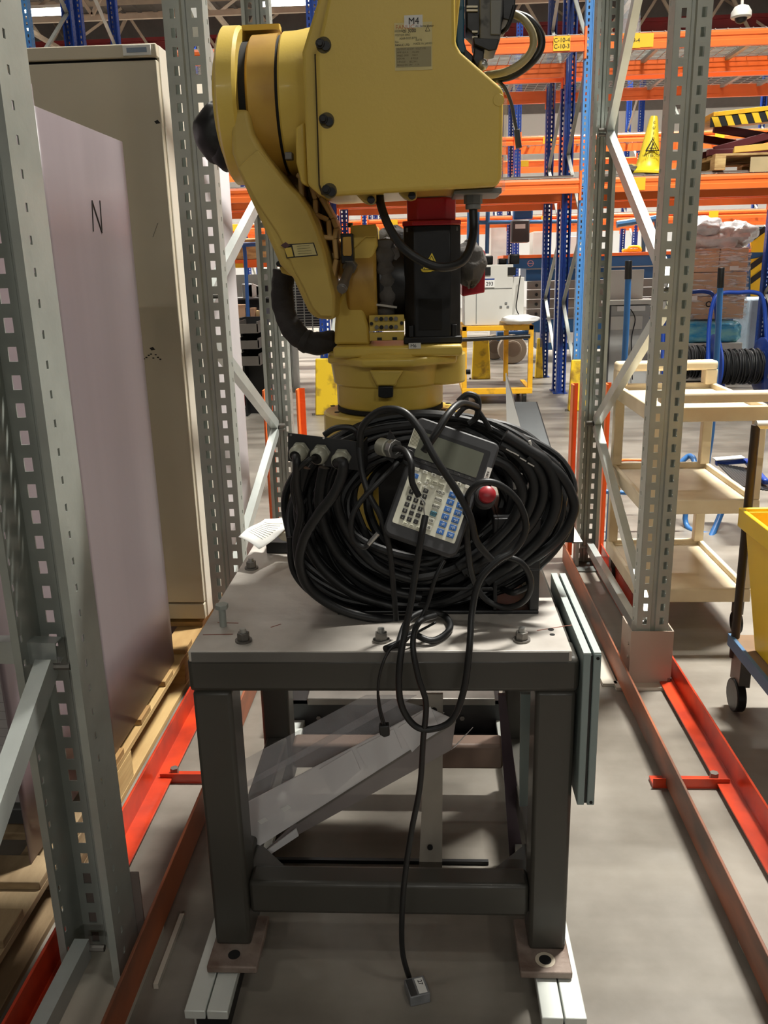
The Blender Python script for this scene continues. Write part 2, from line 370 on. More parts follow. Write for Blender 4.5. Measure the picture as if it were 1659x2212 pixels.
# ------------------------------------------------------------------ rack uprights
def upright_mesh(w, d, h, pitch=.05, sh=.026, z0=0.0):
    """face at y=0 (x 0..w) with two slot columns and a pressed groove; flanges run to y=d; lips at y=d"""
    vs = []; fs = []; mb = MB()
    cols = [0, .17, .31, .42, .46, .56, .60, .72, .86, 1.0]; dep = [0, 0, 0, 0, .007, .007, 0, 0, 0, 0]
    rows = []; z = z0; holes = []
    while z < h-.001:
        rows.append(z); holes.append(False); rows.append(min(z+pitch-sh, h)); holes.append(True); z += pitch
    rows.append(h); n = len(cols)
    base = len(vs)
    for r in rows:
        for c, q in zip(cols, dep): vs.append((c*w, q, r))
    for i in range(len(rows)-1):
        if rows[i+1]-rows[i] < 1e-5: continue
        for j in range(n-1):
            if holes[i] and j in (1, 7): continue
            a = base+i*n+j; fs.append((a, a+1, a+n+1, a+n))
    rows = []; z = z0; holes = []
    while z < h-.001:
        rows += [z, min(z+.018, h), min(z+.032, h)]; holes += [False, True, False]; z += pitch
    rows.append(h)
    for sx, xx in ((0, 0), (1, w)):
        base = len(vs); fc = [0, .66*d, .66*d+.008, d]
        for r in rows:
            for y in fc: vs.append((xx, y, r))
            vs.append((xx+(.014 if sx == 0 else -.014), d, r))
        for i in range(len(rows)-1):
            if rows[i+1]-rows[i] < 1e-5: continue
            for j in range(4):
                if holes[i] and j == 1: continue
                a = base+i*5+j; fs.append((a, a+1, a+6, a+5))
    return vs, fs
UPC = {}
def upright(name, mt, parent, x, y, w, d, h, flip):
    key = (w, d, h, mt.name)
    if key not in UPC:
        vs, fs = upright_mesh(w, d, h)
        me = bpy.data.meshes.new(name); me.from_pydata(vs, [], fs); me.materials.append(mt); UPC[key] = me
    o = bpy.data.objects.new(name, UPC[key]); COL.objects.link(o)
    md = o.modifiers.new('solid', 'SOLIDIFY'); md.thickness = .0025; md.offset = 0
    o.parent = parent; o.matrix_parent_inverse = Matrix.Translation(-WLOC[parent.name])
    if flip: o.location = (x+w, y, 0); o.rotation_euler = (0, 0, math.pi)
    else: o.location = (x, y, 0)
    return o

def near_frame(label, x0, x1, yn, yf, h, braces, inward, d=.07):
    """front upright's slotted face at yn, rear upright's slotted face at yf; braces: list of (y,z,y,z)"""
    t = thing('rack_frame', label, 'rack frame', ((x0+x1)/2, (yn+yf)/2, 0), 'grey galvanised rack frames')
    w = x1-x0
    upright('upright', GALV, t, x0, yn, w, d, h, False)
    upright('upright', GALV, t, x0, yf, w, d, h, True)
    xc = (x0+x1)/2
    for a in braces:
        MB().chan((xc, a[0], a[1]), (xc, a[2], a[3]), .045, .03, .003, up=(inward, 0, 0)).obj('brace', GALVL, t, smooth=False)
        for yy, zz in ((a[0], a[1]), (a[2], a[3])):
            MB().cyl((xc-.03, yy, zz), (xc+.03, yy, zz), .007, n=8).obj('brace_bolt', STLD, t)
    for yy in (yn+.05, yf-.05):
        MB().box(x0-.03, x1+.03, yy-.09, yy+.09, 0, .008).obj('foot_plate', GALVD, t, smooth=False)
        MB().cyl((x1+.015, yy-.06, .008), (x1+.015, yy-.06, .03), .009, n=6).obj('anchor_bolt', STLD, t)
    return t
RF = near_frame('grey slotted rack frame right of the robot table, beige sleeve on its foot', .71, .813, 2.74, 4.01, 3.0,
    [(3.95, 2.45, 3.95-.001, 2.449)][:0] + [(3.93, 1.95, 2.84, 3.0), (3.93, 1.93, 2.84, 1.33), (2.84, 1.30, 3.93, .71), (3.93, .70, 2.84, .19), (3.95, .10, 2.82, .10)], -1)
LF = near_frame('grey slotted rack frame left of the robot, beside the beige cabinet', -.75, -.635, 2.74, 4.01, 3.0,
    [(2.84, 2.2, 3.93, 1.76), (3.93, 1.74, 2.84, 1.34), (2.84, 1.20, 3.93, .72), (3.93, .70, 2.84, .55-.2), (3.95, .10, 2.82, .10)], 1)
NF = near_frame('grey slotted rack frame at the left edge, nearest the viewer', -.755, -.638, .12, 1.50, 3.0,
    [(1.42, .72, .25, .03), (1.40, .10, .25, .10), (1.42, 1.95, .25, 1.5)], 1, d=.11)
MB().chan((-.70, 1.44, .735), (-1.6, 1.44, .76), .045, .03, .003, up=(0, -1, 0)).obj('cross_strut', GALVL, NF, smooth=False)
# beige sleeve over the foot of the right frame
s = MB().box(.688, .832, 2.725, 2.729, 0.01, .205).box(.688, .692, 2.729, 2.86, .01, .205).box(.828, .832, 2.729, 2.86, .01, .205)
for k in range(3): s.cyl((.684, 2.75, .05+k*.05), (.688, 2.75, .05+k*.05), .006, n=8)
s.obj('foot_sleeve', BEIGE, RF, smooth=False)
MB().box(.64, .86, 2.69, 2.74, 0, .012).box(.60, .65, 2.72, 2.98, 0, .012).obj('base_shim', mat('shim_pale', (196, 190, 176), .5), RF, smooth=False)
s = MB().box(-.77, -.62, 1.502, 1.506, .01, .2).obj('foot_sleeve', mat('sleeve_grey', (120, 108, 102), .5), NF, smooth=False)
MB().box(-.80, -.60, 1.25, 1.56, 0, .012).obj('base_shim', MATS['shim_pale'], NF, smooth=False)

# orange upright strips behind the far posts
def strip(label, x, y, z1):
    t = MB().box(x-.004, x+.004, y, y+.07, .012, z1).box(x-.004, x+.03, y+.066, y+.07, .012, z1).obj('guide_strip', ORG, smooth=False)
    tag(t, label, 'guard strip', 'upright orange guide strips'); return t
strip('upright orange steel strip left of the right rack frame\'s far post', .685, 4.02, .87)
strip('upright orange steel strip right of the right rack frame\'s far post', .84, 4.02, .87)
strip('upright orange steel strip right of the left rack frame\'s far post', -.615, 4.02, .87)
strip('upright orange steel strip left of the left rack frame\'s far post', -.775, 4.02, .87)

# floor rails
def lrail(name, label, x, side, m_, y0, y1, h=.09, leg=.055):
    t = thing(name, label, 'floor rail', (x, (y0+y1)/2, 0), 'floor guide rails')
    MB().ext([(x, y0, .012), (x+side*leg, y0, .012), (x+side*leg, y0, .018), (x+side*.007, y0, .018), (x+side*.007, y0, h), (x, y0, h)], (0, y1-y0, 0)).obj('angle_bar', m_, t, bev=.0015, smooth=False)
    return t
ro = lrail('guide_rail', 'orange angle rail bolted down right of the right rack frame', .85, -1, ORGR, -1.0, 4.05)
rr = lrail('guide_rail', 'rust-stained angle rail on the floor just right of the robot table', .655, 1, RUST, -1.0, 4.0, .105, .02)
lo = lrail('guide_rail', 'orange angle rail bolted down left of the robot table', -.80, 1, ORGR, -1.0, 4.0)
lr = lrail('guide_rail', 'rust-stained angle rail on the floor just left of the robot table', -.60, -1, RUST, -1.0, 3.4, .105, .02)
def cross(parent, xa, xb, y):
    MB().box(xa, xb, y-.022, y+.022, .0, .012).box(xa, xb, y-.022, y-.018, .012, .03).obj('tie_bar', ORGR, parent, smooth=False)
    xx = max(abs(xa), abs(xb))-.035; xx = xx if xa > 0 else -xx
    MB().cyl((xx, y+.005, .012), (xx, y+.005, .034), .012, n=6).obj('bolt', STLD, parent)
cross(ro, .62, .83, 2.14); cross(lo, -.78, -.56, 2.15); cross(ro, .62, .83, .7)
for nm, (px, py) in {'pale wooden batten under the left rusty rail': (1, 1)}.items():
    tag(MB().box(-.575, -.565, 1.40, 1.60, 0, .012).obj('floor_strip', MATS['shim_pale'], smooth=False), 'thin pale strip on the floor beside the left rusty rail', 'floor strip')
tag(MB().ext([gz(1594, 2035, 0), gz(1600, 2030, 0), gz(1659, 2140, 0), gz(1652, 2146, 0)], (0, 0, .008)).obj('floor_strip', MATS['shim_pale'], smooth=False), 'thin pale strip on the floor under the right rusty rail', 'floor strip')

# ------------------------------------------------------------------ robot table
TZ = .745
T = thing('steel_table', 'heavy grey painted steel table carrying the yellow robot', 'table', (-.09, 1.8, .06))
XL, XR, YF, YB = -.452, .272, 1.45, 2.12
for nm, x0, x1, y0, y1 in (('leg', XL, XL+.075, YF, YF+.08), ('leg', XR-.075, XR, YF, YF+.08), ('leg', XL, XL+.075, YB-.08, YB), ('leg', XR-.075, XR, YB-.08, YB)):
    MB().box(x0, x1, y0, y1, .065, .652).obj(nm, TBL, T, bev=.008)
MB().box(XL-.004, XR+.004, YF-.004, YF+.08, .652, .722).obj('top_rail', TBL, T, bev=.010)
MB().box(XL-.004, XR+.004, YB-.08, YB, .652, .722).obj('top_rail', TBL, T, bev=.010)
for x in (XL, XR-.075): MB().box(x, x+.075, YF+.08, YB-.08, .652, .722).obj('side_rail', TBL, T, bev=.006)
MB().box(XL+.075, XR-.075, YF+.012, YF+.07, .135, .212).obj('stretcher', TBL, T, bev=.009)
MB().box(XL+.075, XR-.075, YB-.07, YB-.01, .10, .175).obj('stretcher', mat('stretcher_worn', (126, 104, 90), .55, 0, .25, 8), T, bev=.009)
for x in (XL+.01, XR-.065): MB().box(x, x+.055, YF+.08, YB-.08, .135, .205).obj('side_stretcher', TBL, T, bev=.006)
for sx, x in ((1, XL+.065), (-1, XR-.065)):
    MB().ext([(x, YF+.07, .18), (x+sx*.09, YF+.07, .18), (x, YF+.17, .18)], (0, 0, .012)).obj('gusset', TBL, T, smooth=False)
for x in (XL-.005, XR-.098):
    MB().box(x, x+.103, YF-.06, YF+.085, .052, .068).obj('foot_plate', RSTP, T, bev=.003)
for x, y in ((XL+.045, YF-.028), (XR-.045, YF-.028)):
    MB().cyl((x, y, .0682), (x, y, .0686), .020 if x > 0 else .012, n=24).obj('hole_rim', mat('rim_scrape', (200, 188, 168), .5), T)
    MB().cyl((x, y, .0684), (x, y, .0690), .0125, n=20).obj('bolt_hole', DRK, T)
MB().box(-.446, .258, 1.43, 2.10, .724, TZ).obj('top_plate', PLT, T, bev=.002)
MB().box(-.44, .252, 1.4275, 1.43, .7245, TZ-.002).obj('plate_edge', PLTE, T, smooth=False)
def nut(x, y, par=T):
    a = MB().cyl((x, y, TZ), (x, y, TZ+.004), .016, n=20).obj('washer', STLD, par)
    b = MB().cyl((x, y, TZ+.004), (x, y, TZ+.018), .0125, .012, n=6).obj('nut', STLD, par, bev=.001)
    MB().cyl((x, y, TZ+.018), (x, y, TZ+.026), .007, .006, n=12).obj('stud', STEEL, b)
for p in ((-.416, 1.881), (-.351, 1.475), (-.09, 1.475), (.172, 1.475)): nut(*p)
for p in ((1190, 1360), (1193, 1371)):
    q = gz(*p, TZ); MB().cyl(q, q+Vector((0, 0, .0006)), .006 if p[1] < 1365 else .005, n=16).obj('bolt_hole', DRK, T)
q = Vector((-.406, 1.545, TZ))
b = MB().cyl(q, q+Vector((0, 0, .038)), .007, n=14).cyl(q+Vector((0, 0, .038)), q+Vector((0, 0, .047)), .0135, n=6).obj('bolt', GALV, T, bev=.0006)
# scratches on the plate
for a, b_ in (((470, 1345), (515, 1346)), ((585, 1355), (607, 1348)), ((438, 1371), (503, 1370)), ((1235, 1350), (1160, 1362))):
    p, q = gz(*a, TZ+.0002), gz(*b_, TZ+.0002)
    MB().bar(p, q, .0025, .0004).obj('rust_streak', mat('rust_streak', (140, 84, 66), .6), T, smooth=False)

# aluminium rails under the table feet
def alu(label, x0):
    t = thing('aluminium_profile', label, 'metal profile', (x0+.045, 1.9, 0), 'twin aluminium profiles under the table')
    for k in range(2):
        MB().box(x0+k*.044, x0+k*.044+.041, 1.30, 2.5, .030, .050).obj('rail_half', ALU, t, bev=.002)
    MB().box(x0+.022, x0+.085, 1.302, 2.5, 0, .030).obj('rail_base', BLKM, t, smooth=False)
    MB().box(x0+.018, x0+.0215, 1.302, 2.5, 0, .030).obj('rail_web', ALU, t, smooth=False)
alu('pale aluminium profile under the table\'s left feet', -.480)
alu('pale aluminium profile under the table\'s right feet', .205)

# grey-green enclosure door pair standing at the right side of the table
t = thing('control_enclosure', 'slim grey-green steel enclosure with a door, against the table\'s right side', 'enclosure', (.285, 1.64, .42))
MB().box(.2785, .292, 1.43, 1.85, .423, .738).obj('body_panel', TEAL, t, bev=.002)
MB().box(.2785, .292, 1.43, 1.85, .738, .7405).obj('top_edge', TEALL, t, smooth=False)
MB().box(.2925, .2965, 1.435, 1.845, .425, .733).obj('door_seal', BLK, t, smooth=False)
MB().box(.297, .311, 1.43, 1.85, .423, .738).obj('door', TEAL, t, bev=.002)
MB().box(.2975, .3105, 1.432, 1.848, .738, .7405).obj('door_edge', TEALL, t, smooth=False)
for z in (.43, .73): MB().cyl((.3045, 1.4285, z), (.3045, 1.4315, z), .003, n=10).obj('rivet', DRK, t)
MB().box(.284, .292, 1.85, 1.856, .70, .738).obj('hinge', STEEL, t)
t = thing('leaning_panel', 'dark purple-grey panel leaning behind the table\'s right leg', 'panel', (.16, 1.9, 0))
MB().ext([at(1076, 1502, 1.85), at(1092, 1502, 1.85), at(1138, 1860, 1.80), at(1102, 1868, 1.80)], (0, .012, 0)).obj('sheet', DPUR, t, smooth=False)
MB().ext([at(1125, 1500, 1.66), at(1152, 1500, 1.66), at(1150, 1740, 1.66), at(1122, 1742, 1.66)], (0, .01, 0)).obj('backing_sheet', TEAL, t, smooth=False)
q = gz(1112, 1862, .02); MB().cyl(q-Vector((0, 0, .02)), q+Vector((0, 0, .012)), .014, n=16).obj('foot_cap', WHT, t, bev=.003)

# upright flat bar under the table and things lying beyond it
t = tag(MB().ext([at(922, 1500, 1.66), at(957, 1500, 1.66), at(955, 1903, 1.56), at(904, 1900, 1.56)], (0, .008, 0)).obj('flat_bar', mat('bar_steel', (150, 142, 130), .45, .3, .25, 7), smooth=False), 'upright drilled flat steel bar standing behind the table\'s lower front stretcher', 'steel bar')
for px, py, Y in ((938, 1534, 1.648), (929, 1830, 1.572), (929, 1883, 1.560)):
    c = at(px, py, Y); h_ = MB().cyl(c-Vector((0, .003, 0)), c+Vector((0, .001, 0)), .006, n=14).obj('bolt_hole', DRK, t)
t = thing('black_channel', 'black steel channel lying on the floor behind the table', 'steel channel', (-.13, 2.45, 0))
MB().box(-.49, .22, 2.40, 2.408, .0, .115).box(-.49, .22, 2.40, 2.50, .107, .115).box(-.49, .22, 2.36, 2.41, 0, .006).obj('channel', BLKM, t, smooth=False)
MB().box(-.38, .20, 2.37, 2.55, .118, .142).obj('top_bar', STLD, t, bev=.003)
MB().box(-.50, .22, 2.30, 2.37, 0, .008).obj('flange', mat('flange_dark', (70, 58, 60), .5), t, smooth=False)
for x in (-.35, .1): MB().cyl((x, 2.399, .06), (x, 2.393, .06), .008, n=6).obj('bolt', STLD, t)
t = tag(MB().box(-.40, .14, 1.79, 1.80, 0, .010).obj('floor_rod', BLKM), 'thin dark rod lying across the floor under the table', 'rod')

# clear sheets stacked under the table (leaning from lower left to upper right)
A0, A1 = at(540, 1760, 1.60), at(1010, 1575, 1.72)
def sheet(name, pts, Y0, Y1, mt, label, th=.003):
    P = [at(x, y, Y0+(Y1-Y0)*f) for x, y, f in pts]
    nv = (P[1]-P[0]).cross(P[2]-P[0]).normalized()
    o = MB().ext(P, nv*th).obj(name, mt, smooth=False); return tag(o, label, 'plastic sheet', 'clear plastic sheets under the table')
sheet('plastic_sheet', [(530, 1640, 1), (790, 1502, 1), (900, 1502, 1), (535, 1700, .8)], 1.62, 1.74, ACRB, 'hazy clear plastic sheet, rearmost of the leaning stack under the table')
sheet('plastic_sheet', [(532, 1690, .8), (850, 1510, .8), (960, 1540, .8), (536, 1800, .5)], 1.62, 1.74, ACRB, 'clear plastic sheet in the middle of the leaning stack under the table')
def shY(x, y, off=0): return 1.605+.055*max(0, min(1.6, ((1840-.635*(x-541))-y)/105))+off
SHP = [(533, 1735), (925, 1530), (985, 1558), (640, 1777), (541, 1840)]
tag(MB().ext([at(x, y, shY(x, y)) for x, y in SHP], (0, .003, .001)).obj('plastic_sheet', ACR, smooth=False), 'milky plastic sheet with two white squares, front of the leaning stack', 'plastic sheet', 'clear plastic sheets under the table')
t = thing('plastic_trough', 'folded translucent plastic trough lying tilted along the sheet stack\'s lower edge', 'plastic trough', at(760, 1740, 1.6))
MB().ext([at(640, 1775, 1.61), at(985, 1555, 1.61), at(975, 1620, 1.61), at(560, 1850, 1.61)], (0, .004, 0)).obj('front_fold', mat('smoky_plastic', (150, 142, 140), .25, alpha=.8), t, smooth=False)
MB().ext([at(640, 1777, 1.605), at(985, 1557, 1.605), at(985, 1562, 1.605), at(640, 1782, 1.605)], (0, .006, 0)).obj('edge_bead', STLD, t, smooth=False)
MB().ext([at(975, 1620, 1.62), at(1022, 1572, 1.62), at(1005, 1590, 1.62), at(985, 1612, 1.62)], (0, .004, 0)).obj('curled_end', ACR, t, smooth=False)
MB().ext([at(560, 1850, 1.6), at(640, 1790, 1.6), at(645, 1806, 1.6), at(575, 1852, 1.6)], (0, .004, 0)).obj('lower_fold', ACR, t, smooth=False)
for px, py in ((568, 1772), (618, 1745)):
    a = [(px-12, py+2), (px+4, py-7), (px+12, py), (px-4, py+9)]
    tag(MB().ext([at(x, y, shY(x, y, -.003)) for x, y in a], (0, .001, 0)).obj('sticker', PAP, smooth=False), 'small white sticker on the milky sheet, %s one' % ('lower left' if px < 600 else 'upper right'), 'sticker', 'white stickers on the milky sheet')
for i, (a, b_) in enumerate((((690, 1690), (760, 1655)), ((770, 1645), (850, 1610)), ((860, 1600), (930, 1562)))):
    tag(MB().ext([at(x_, y_, shY(x_, y_, -.006)) for x_, y_ in ((a[0], a[1]-28), (b_[0], b_[1]-35), (b_[0]+18, b_[1]+8), (a[0]+30, a[1]+25))], (0, .002, 0)).obj('plastic_offcut', ACR, smooth=False),
        'pale plastic offcut on the sheet stack, %s' % ('lowest', 'middle one', 'topmost')[i], 'plastic offcut', 'plastic offcuts on the stack')

# ------------------------------------------------------------------ robot
RX, RY = -.085, 1.98
RB = thing('robot_arm', 'large yellow industrial robot arm with black motor on the steel table', 'robot', (RX, RY, TZ))
def rp(mb, name, mt, bev=.004, **k): return mb.obj(name, mt, RB, bev=bev, **k)
# foot and column
mb = MB(); pts = []
for cx_, cy_, a0 in ((1, -1, -90), (1, 1, 0), (-1, 1, 90), (-1, -1, 180)):
    for j in range(6):
        a = math.radians(a0+j*18); pts.append((RX+cx_*.14+.05*math.cos(a), RY+cy_*.14+.05*math.sin(a), TZ))
rp(MB().ext(pts[:12][:0] or pts, (0, 0, .035)), 'base_foot', YEL)
rp(MB().lathe((RX, RY, TZ+.035), (RX, RY, 2), [(0, .155), (.02, .145), (.22, .142), (.25, .155), (.318, .155), (.322, .150)], 48), 'base_column', YEL, 0)
for a in range(0, 360, 40):
    c = Vector((RX+.138*math.cos(math.radians(a+12)), RY+.138*math.sin(math.radians(a+12)), 1.107))
    MB().cyl(c, c+Vector((0, 0, .0015)), .006, n=12).obj('bolt_hole', DRK, RB)
rp(MB().cyl((RX, RY, 1.105), (RX, RY, 1.114), .122, n=48), 'swivel_seal', DRK, 0)
rp(MB().lathe((RX, RY, 1.114), (RX, RY, 2), [(0, .118), (.006, .122), (.05, .122), (.055, .128), (.10, .134), (.105, .140), (.125, .140), (.128, .134)], 56), 'swivel_base', YEL, 0)
rp(MB().ext([(RX-.135, RY-.06, 1.215), (RX-.05, RY-.155, 1.215), (RX+.06, RY-.155, 1.215), (RX+.15, RY-.10, 1.215), (RX+.165, RY+.1, 1.215), (RX-.135, RY+.1, 1.215)], (0, 0, .018)), 'turret_flange', YEL, .005)
rp(MB().ext([at(798, 800, 1.835), at(872, 800, 1.835), at(858, 822, 1.835), at(855, 834, 1.835), at(814, 834, 1.835), at(806, 818, 1.835)], (0, .05, 0)), 'stopper_boss', YEL, .004)
rp(MB().ext([at(817, 835, 1.832), at(849, 835, 1.832), at(849, 858, 1.832), at(833, 861, 1.832), at(817, 858, 1.832)], (0, .03, 0)), 'rubber_stopper', BLK, .002)
rp(MB().ext([(RX-.115, 1.85, 1.233), (RX+.162, 1.85, 1.233), (RX+.165, 2.08, 1.233), (RX-.115, 2.08, 1.233)], (0, 0, .024)), 'turret_deck', YEL, .006)
rp(MB().cyl((RX+.115, RY-.02, 1.165), (RX+.115, RY-.02, 1.233), .058, n=32), 'gear_boss', YEL, .005)
MB().cyl((RX+.173, 1.93, 1.19), (RX+.183, 1.93, 1.19), .006, n=8).obj('port_plug', BLK, RB)
for px in (780, 820, 842):
    c = gz(px, 769, 1.2335); MB().cyl(c, c+Vector((0, 0, .001)), .007, n=12).obj('bolt_hole', DRK, RB)
# M6 style sticker
c = at(893, 747, 1.848); MB().box(c.x-.010, c.x+.016, c.y-.0008, c.y, c.z-.006, c.z+.006).obj('sticker', WHT, RB, smooth=False)
text('M6', .010, XZ((c.x, c.y-.001, c.z)), INK, RB)
# turret casting
tc_ = [(722, 745), (723, 700), (728, 655), (742, 625), (757, 612), (757, 572), (775, 566), (800, 560), (815, 530), (815, 512), (812, 486), (757, 487), (757, 500)]
rp(MB().pxp([(722, 745), (723, 700), (727, 662), (740, 632), (757, 612), (757, 487), (812, 484), (816, 530), (802, 562), (786, 585), (780, 625), (784, 665), (796, 705), (800, 745)], 1.90, 2.04), 'turret_casting', YEL, .006)
rp(MB().pxp([(757, 487), (812, 484), (814, 500), (815, 512), (790, 512), (764, 538), (757, 538)], 1.894, 1.90), 'casting_ledge', YEL, .002)
rp(MB().cyl((-.17, 1.99, 1.385), (-.105, 1.99, 1.385), .105, n=48), 'shoulder_gearbox', YELD, .006)
rp(MB().cyl((-.105, 1.99, 1.385), (-.02, 1.99, 1.385), .085, n=40), 'shoulder_motor', BLK, .006)
MB().cyl((-.165, 1.985, 1.505), (-.165, 1.985, 1.515), .006, n=8).obj('eye_bolt', BLK, RB)
# lower arm
arm = [(500, 330), (515, 372), (538, 425), (566, 485), (590, 540), (604, 572), (632, 600), (650, 640), (665, 672), (680, 688), (722, 692), (724, 640), (712, 590), (702, 545), (688, 500), (668, 452), (645, 418), (617, 392), (587, 352), (564, 320), (547, 287), (536, 235), (496, 235)]
rp(MB().pxp(arm, 1.79, 1.95), 'lower_arm', YELW, .010, seg=3)
rp(MB().pxp([(514, 362), (556, 322), (580, 352), (612, 392), (641, 420), (664, 454), (684, 502), (698, 546), (708, 590), (719, 640), (718, 684), (692, 684), (674, 664), (655, 620), (636, 585), (600, 505), (556, 440)], 1.784, 1.79), 'arm_face', YELW, .003)
rp(MB().pxp([(610, 385), (632, 372), (671, 398), (692, 425), (718, 471), (726, 492), (724, 560), (712, 590), (702, 545), (688, 500), (668, 452), (645, 418)], 1.945, 1.96), 'arm_web_plate', YELD, .003)
ribs = [((648, 380), (652, 440)), ((652, 440), (680, 462)), ((671, 398), (680, 430)), ((680, 430), (681, 462)), ((680, 462), (709, 475)), ((640, 376), (671, 398)), ((671, 398), (692, 425)),
        ((692, 425), (718, 471)), ((680, 462), (692, 500)), ((692, 500), (698, 560)), ((709, 475), (712, 514)), ((694, 512), (722, 514)), ((718, 471), (726, 492)), ((726, 492), (722, 516)), ((722, 516), (726, 560)), ((726, 560), (716, 604)), ((652, 440), (664, 470))]
for a, b_ in ribs:
    MB().bar(at(*a, 1.87)+Vector((0, .04, 0)), at(*b_, 1.87)+Vector((0, .04, 0)), .010, .08, up=(0, 1, 0)).obj('arm_rib', YELP, RB, bev=.003)
# small data plate on the arm
lp = [(612, 528), (678, 524), (687, 552), (619, 558)]
MB().ext([at(x, y, 1.7835) for x, y in lp], (0, .0008, 0)).obj('label_outline', INK, RB, smooth=False)
MB().ext([at(x, y, 1.7825) for x, y in ((631, 529), (676, 526), (684, 550), (637, 554))], (0, .0008, 0)).obj('data_plate', LBL, RB, smooth=False)
MB().ext([at(x, y, 1.7825) for x, y in ((614, 536), (629, 534), (634, 554), (621, 556))], (0, .0008, 0)).obj('warning_mark', YEL, RB, smooth=False)
MB().ext([at(x, y, 1.7820) for x, y in ((606, 530), (617, 523), (627, 530), (616, 537))], (0, .0008, 0)).obj('diamond_mark', mat('purple_ink', (84, 54, 56), .6), RB, smooth=False)
for k in range(4):
    a = at(641+k, 532+k*5.5, 1.782); b_ = at(668+k*2, 530+k*5.5, 1.782); MB().bar(a, b_, .0012, .0004).obj('print_line', INKG, RB, smooth=False)
# elbow flange, housings along the upper-arm axis
EY, EZ = 1.93, 1.745
def Xp(px): return at(px, 245, EY).x
rp(MB().lathe((Xp(484), EY, EZ), (Xp(600), EY, EZ), [(0, .10), (.004, .112), (.014, .115), (.014, .142), (.02, .150), (.050, .150), (.056, .144)], 64), 'elbow_flange', YEL, 0)
rp(MB().cyl((Xp(536), EY, EZ), (Xp(570), EY, EZ), .122, n=40), 'elbow_recess', DRK, 0)
mb = MB(); hx = Xp(540)
for k in range(9):
    a = math.radians(30+k*8); a2 = a+math.radians(8.2)
    mb.ext([(hx, EY+math.cos(a)*.140, EZ+math.sin(a)*.140), (hx, EY+math.cos(a)*.15, EZ+math.sin(a)*.15), (hx, EY+math.cos(a2)*.15, EZ+math.sin(a2)*.15), (hx, EY+math.cos(a2)*.140, EZ+math.sin(a2)*.140)], (.075*min(1, .35+k*.09), 0, 0))
rp(mb, 'flange_hood', YEL, 0)
rp(MB().lathe((Xp(556), EY, EZ), (Xp(700), EY, EZ), [(0, .124), (.006, .132), (Xp(617)-Xp(556), .134)], 56), 'elbow_housing', YELD, 0)
rp(MB().cyl((Xp(616), EY, EZ), (Xp(624), EY, EZ), .130, n=56), 'joint_gap', DRK, 0)
rp(MB().lathe((Xp(623), EY, EZ), (Xp(700), EY, EZ), [(0, .132), (.004, .136), (.03, .137), (.06, .142)], 56), 'arm_collar', YEL, 0)
rp(MB().pxp([(637, 275), (658, 262), (664, 402), (650, 396), (639, 350)], 1.785, 1.83), 'collar_pad', YEL, .006, seg=3)
c = at(624, 338, 1.81); rp(MB().box(c.x-.008, c.x+.007, c.y-.004, c.y+.02, c.z-.006, c.z+.008), 'clamp_block', STLD, .002)
for z in (-.07, .03, .0, -.05): MB().cyl((Xp(480), EY-.05, EZ+z*1.2+.02), (Xp(486), EY-.05, EZ+z*1.2+.02), .007, n=8).obj('flange_bolt', BLK, RB)
# rear black bagged motor and bracket
def bag(fc, rx, ry, rz, seed, amp=.06):
    rn = random.Random(seed); ph = [rn.uniform(0, 6) for _ in range(6)]
    def fn(u, v):
        a = u*2*math.pi; b_ = (v-.5)*math.pi
        k = 1+amp*(math.sin(3*a+ph[0]+4*b_)+.6*math.sin(7*a+ph[1]-5*b_)+.5*math.sin(9*b_+ph[2]))
        return (fc[0]+rx*math.cos(b_)*math.cos(a)*k, fc[1]+ry*math.cos(b_)*math.sin(a)*k, fc[2]+rz*math.sin(b_)*k)
    return fn
p = at(462, 290, 1.95)
rp(MB().grid(bag(at(476, 288, 1.95), .056, .055, .062, 61, .025), 30, 20), 'rear_motor_cover', BLK, 0)
rp(MB().grid(bag(at(492, 325, 1.94), .036, .04, .042, 62, .03), 24, 16), 'rear_motor_cover', BLK, 0)
rp(MB().pxp([(497, 366), (518, 355), (530, 385), (516, 392)], 1.90, 1.95), 'rear_bracket', YELD, .002)
# upper arm casting: flange plate + big front cover
BY0, BY1 = 1.72, 1.95
fl = [(652, 110), (700, -30), (930, -60), (985, -60), (1000, 95), (1098, 190), (1092, 405), (700, 428), (688, 424), (664, 396)]
rp(MB().pxp([(652, 112), (692, -20), (716, -90), (985, -90), (996, -20), (984, 95), (992, 115), (1086, 195), (1080, 392), (1070, 404), (705, 424), (688, 420), (664, 398)], 1.745, 1.98), 'arm_housing', YEL, .012, seg=3)
cv = [(681, 118), (712, -30), (735, -90), (965, -90), (983, -20), (984, 92), (996, 112), (1086, 190), (1088, 200), (1084, 385), (1074, 402), (712, 424), (697, 414), (690, 398)]
rp(MB().pxp(cv, BY0, 1.742), 'arm_cover', YEL, .010, seg=3)
MB().pxp([(679, 117), (684, 117), (693, 398), (699, 415), (712, 425), (708, 427), (694, 420), (688, 400)], 1.738, 1.746).obj('cover_seam', mat('seam_dark', (70, 56, 30), .7), RB, smooth=False)
for px, py in ((692, 95), (699, 258), (705, 410)):
    c = at(px, py, BY0)
    MB().cyl(c+Vector((.006, .002, -.002)), c+Vector((.006, -.0004, -.002)), .014, n=20).obj('grease_patch', mat('grease', (92, 80, 40), .6), RB)
    MB().cyl(c, c+Vector((0, -.007, 0)), .0085, n=12).cyl(c+Vector((0, -.007, 0)), c+Vector((0, -.012, 0)), .006, n=6).obj('cover_bolt', BLK, RB, bev=.001)
    MB().cyl(c+Vector((.010, 0, -.004)), c+Vector((.010, -.004, -.004)), .008, n=10).obj('washer', BLK, RB)
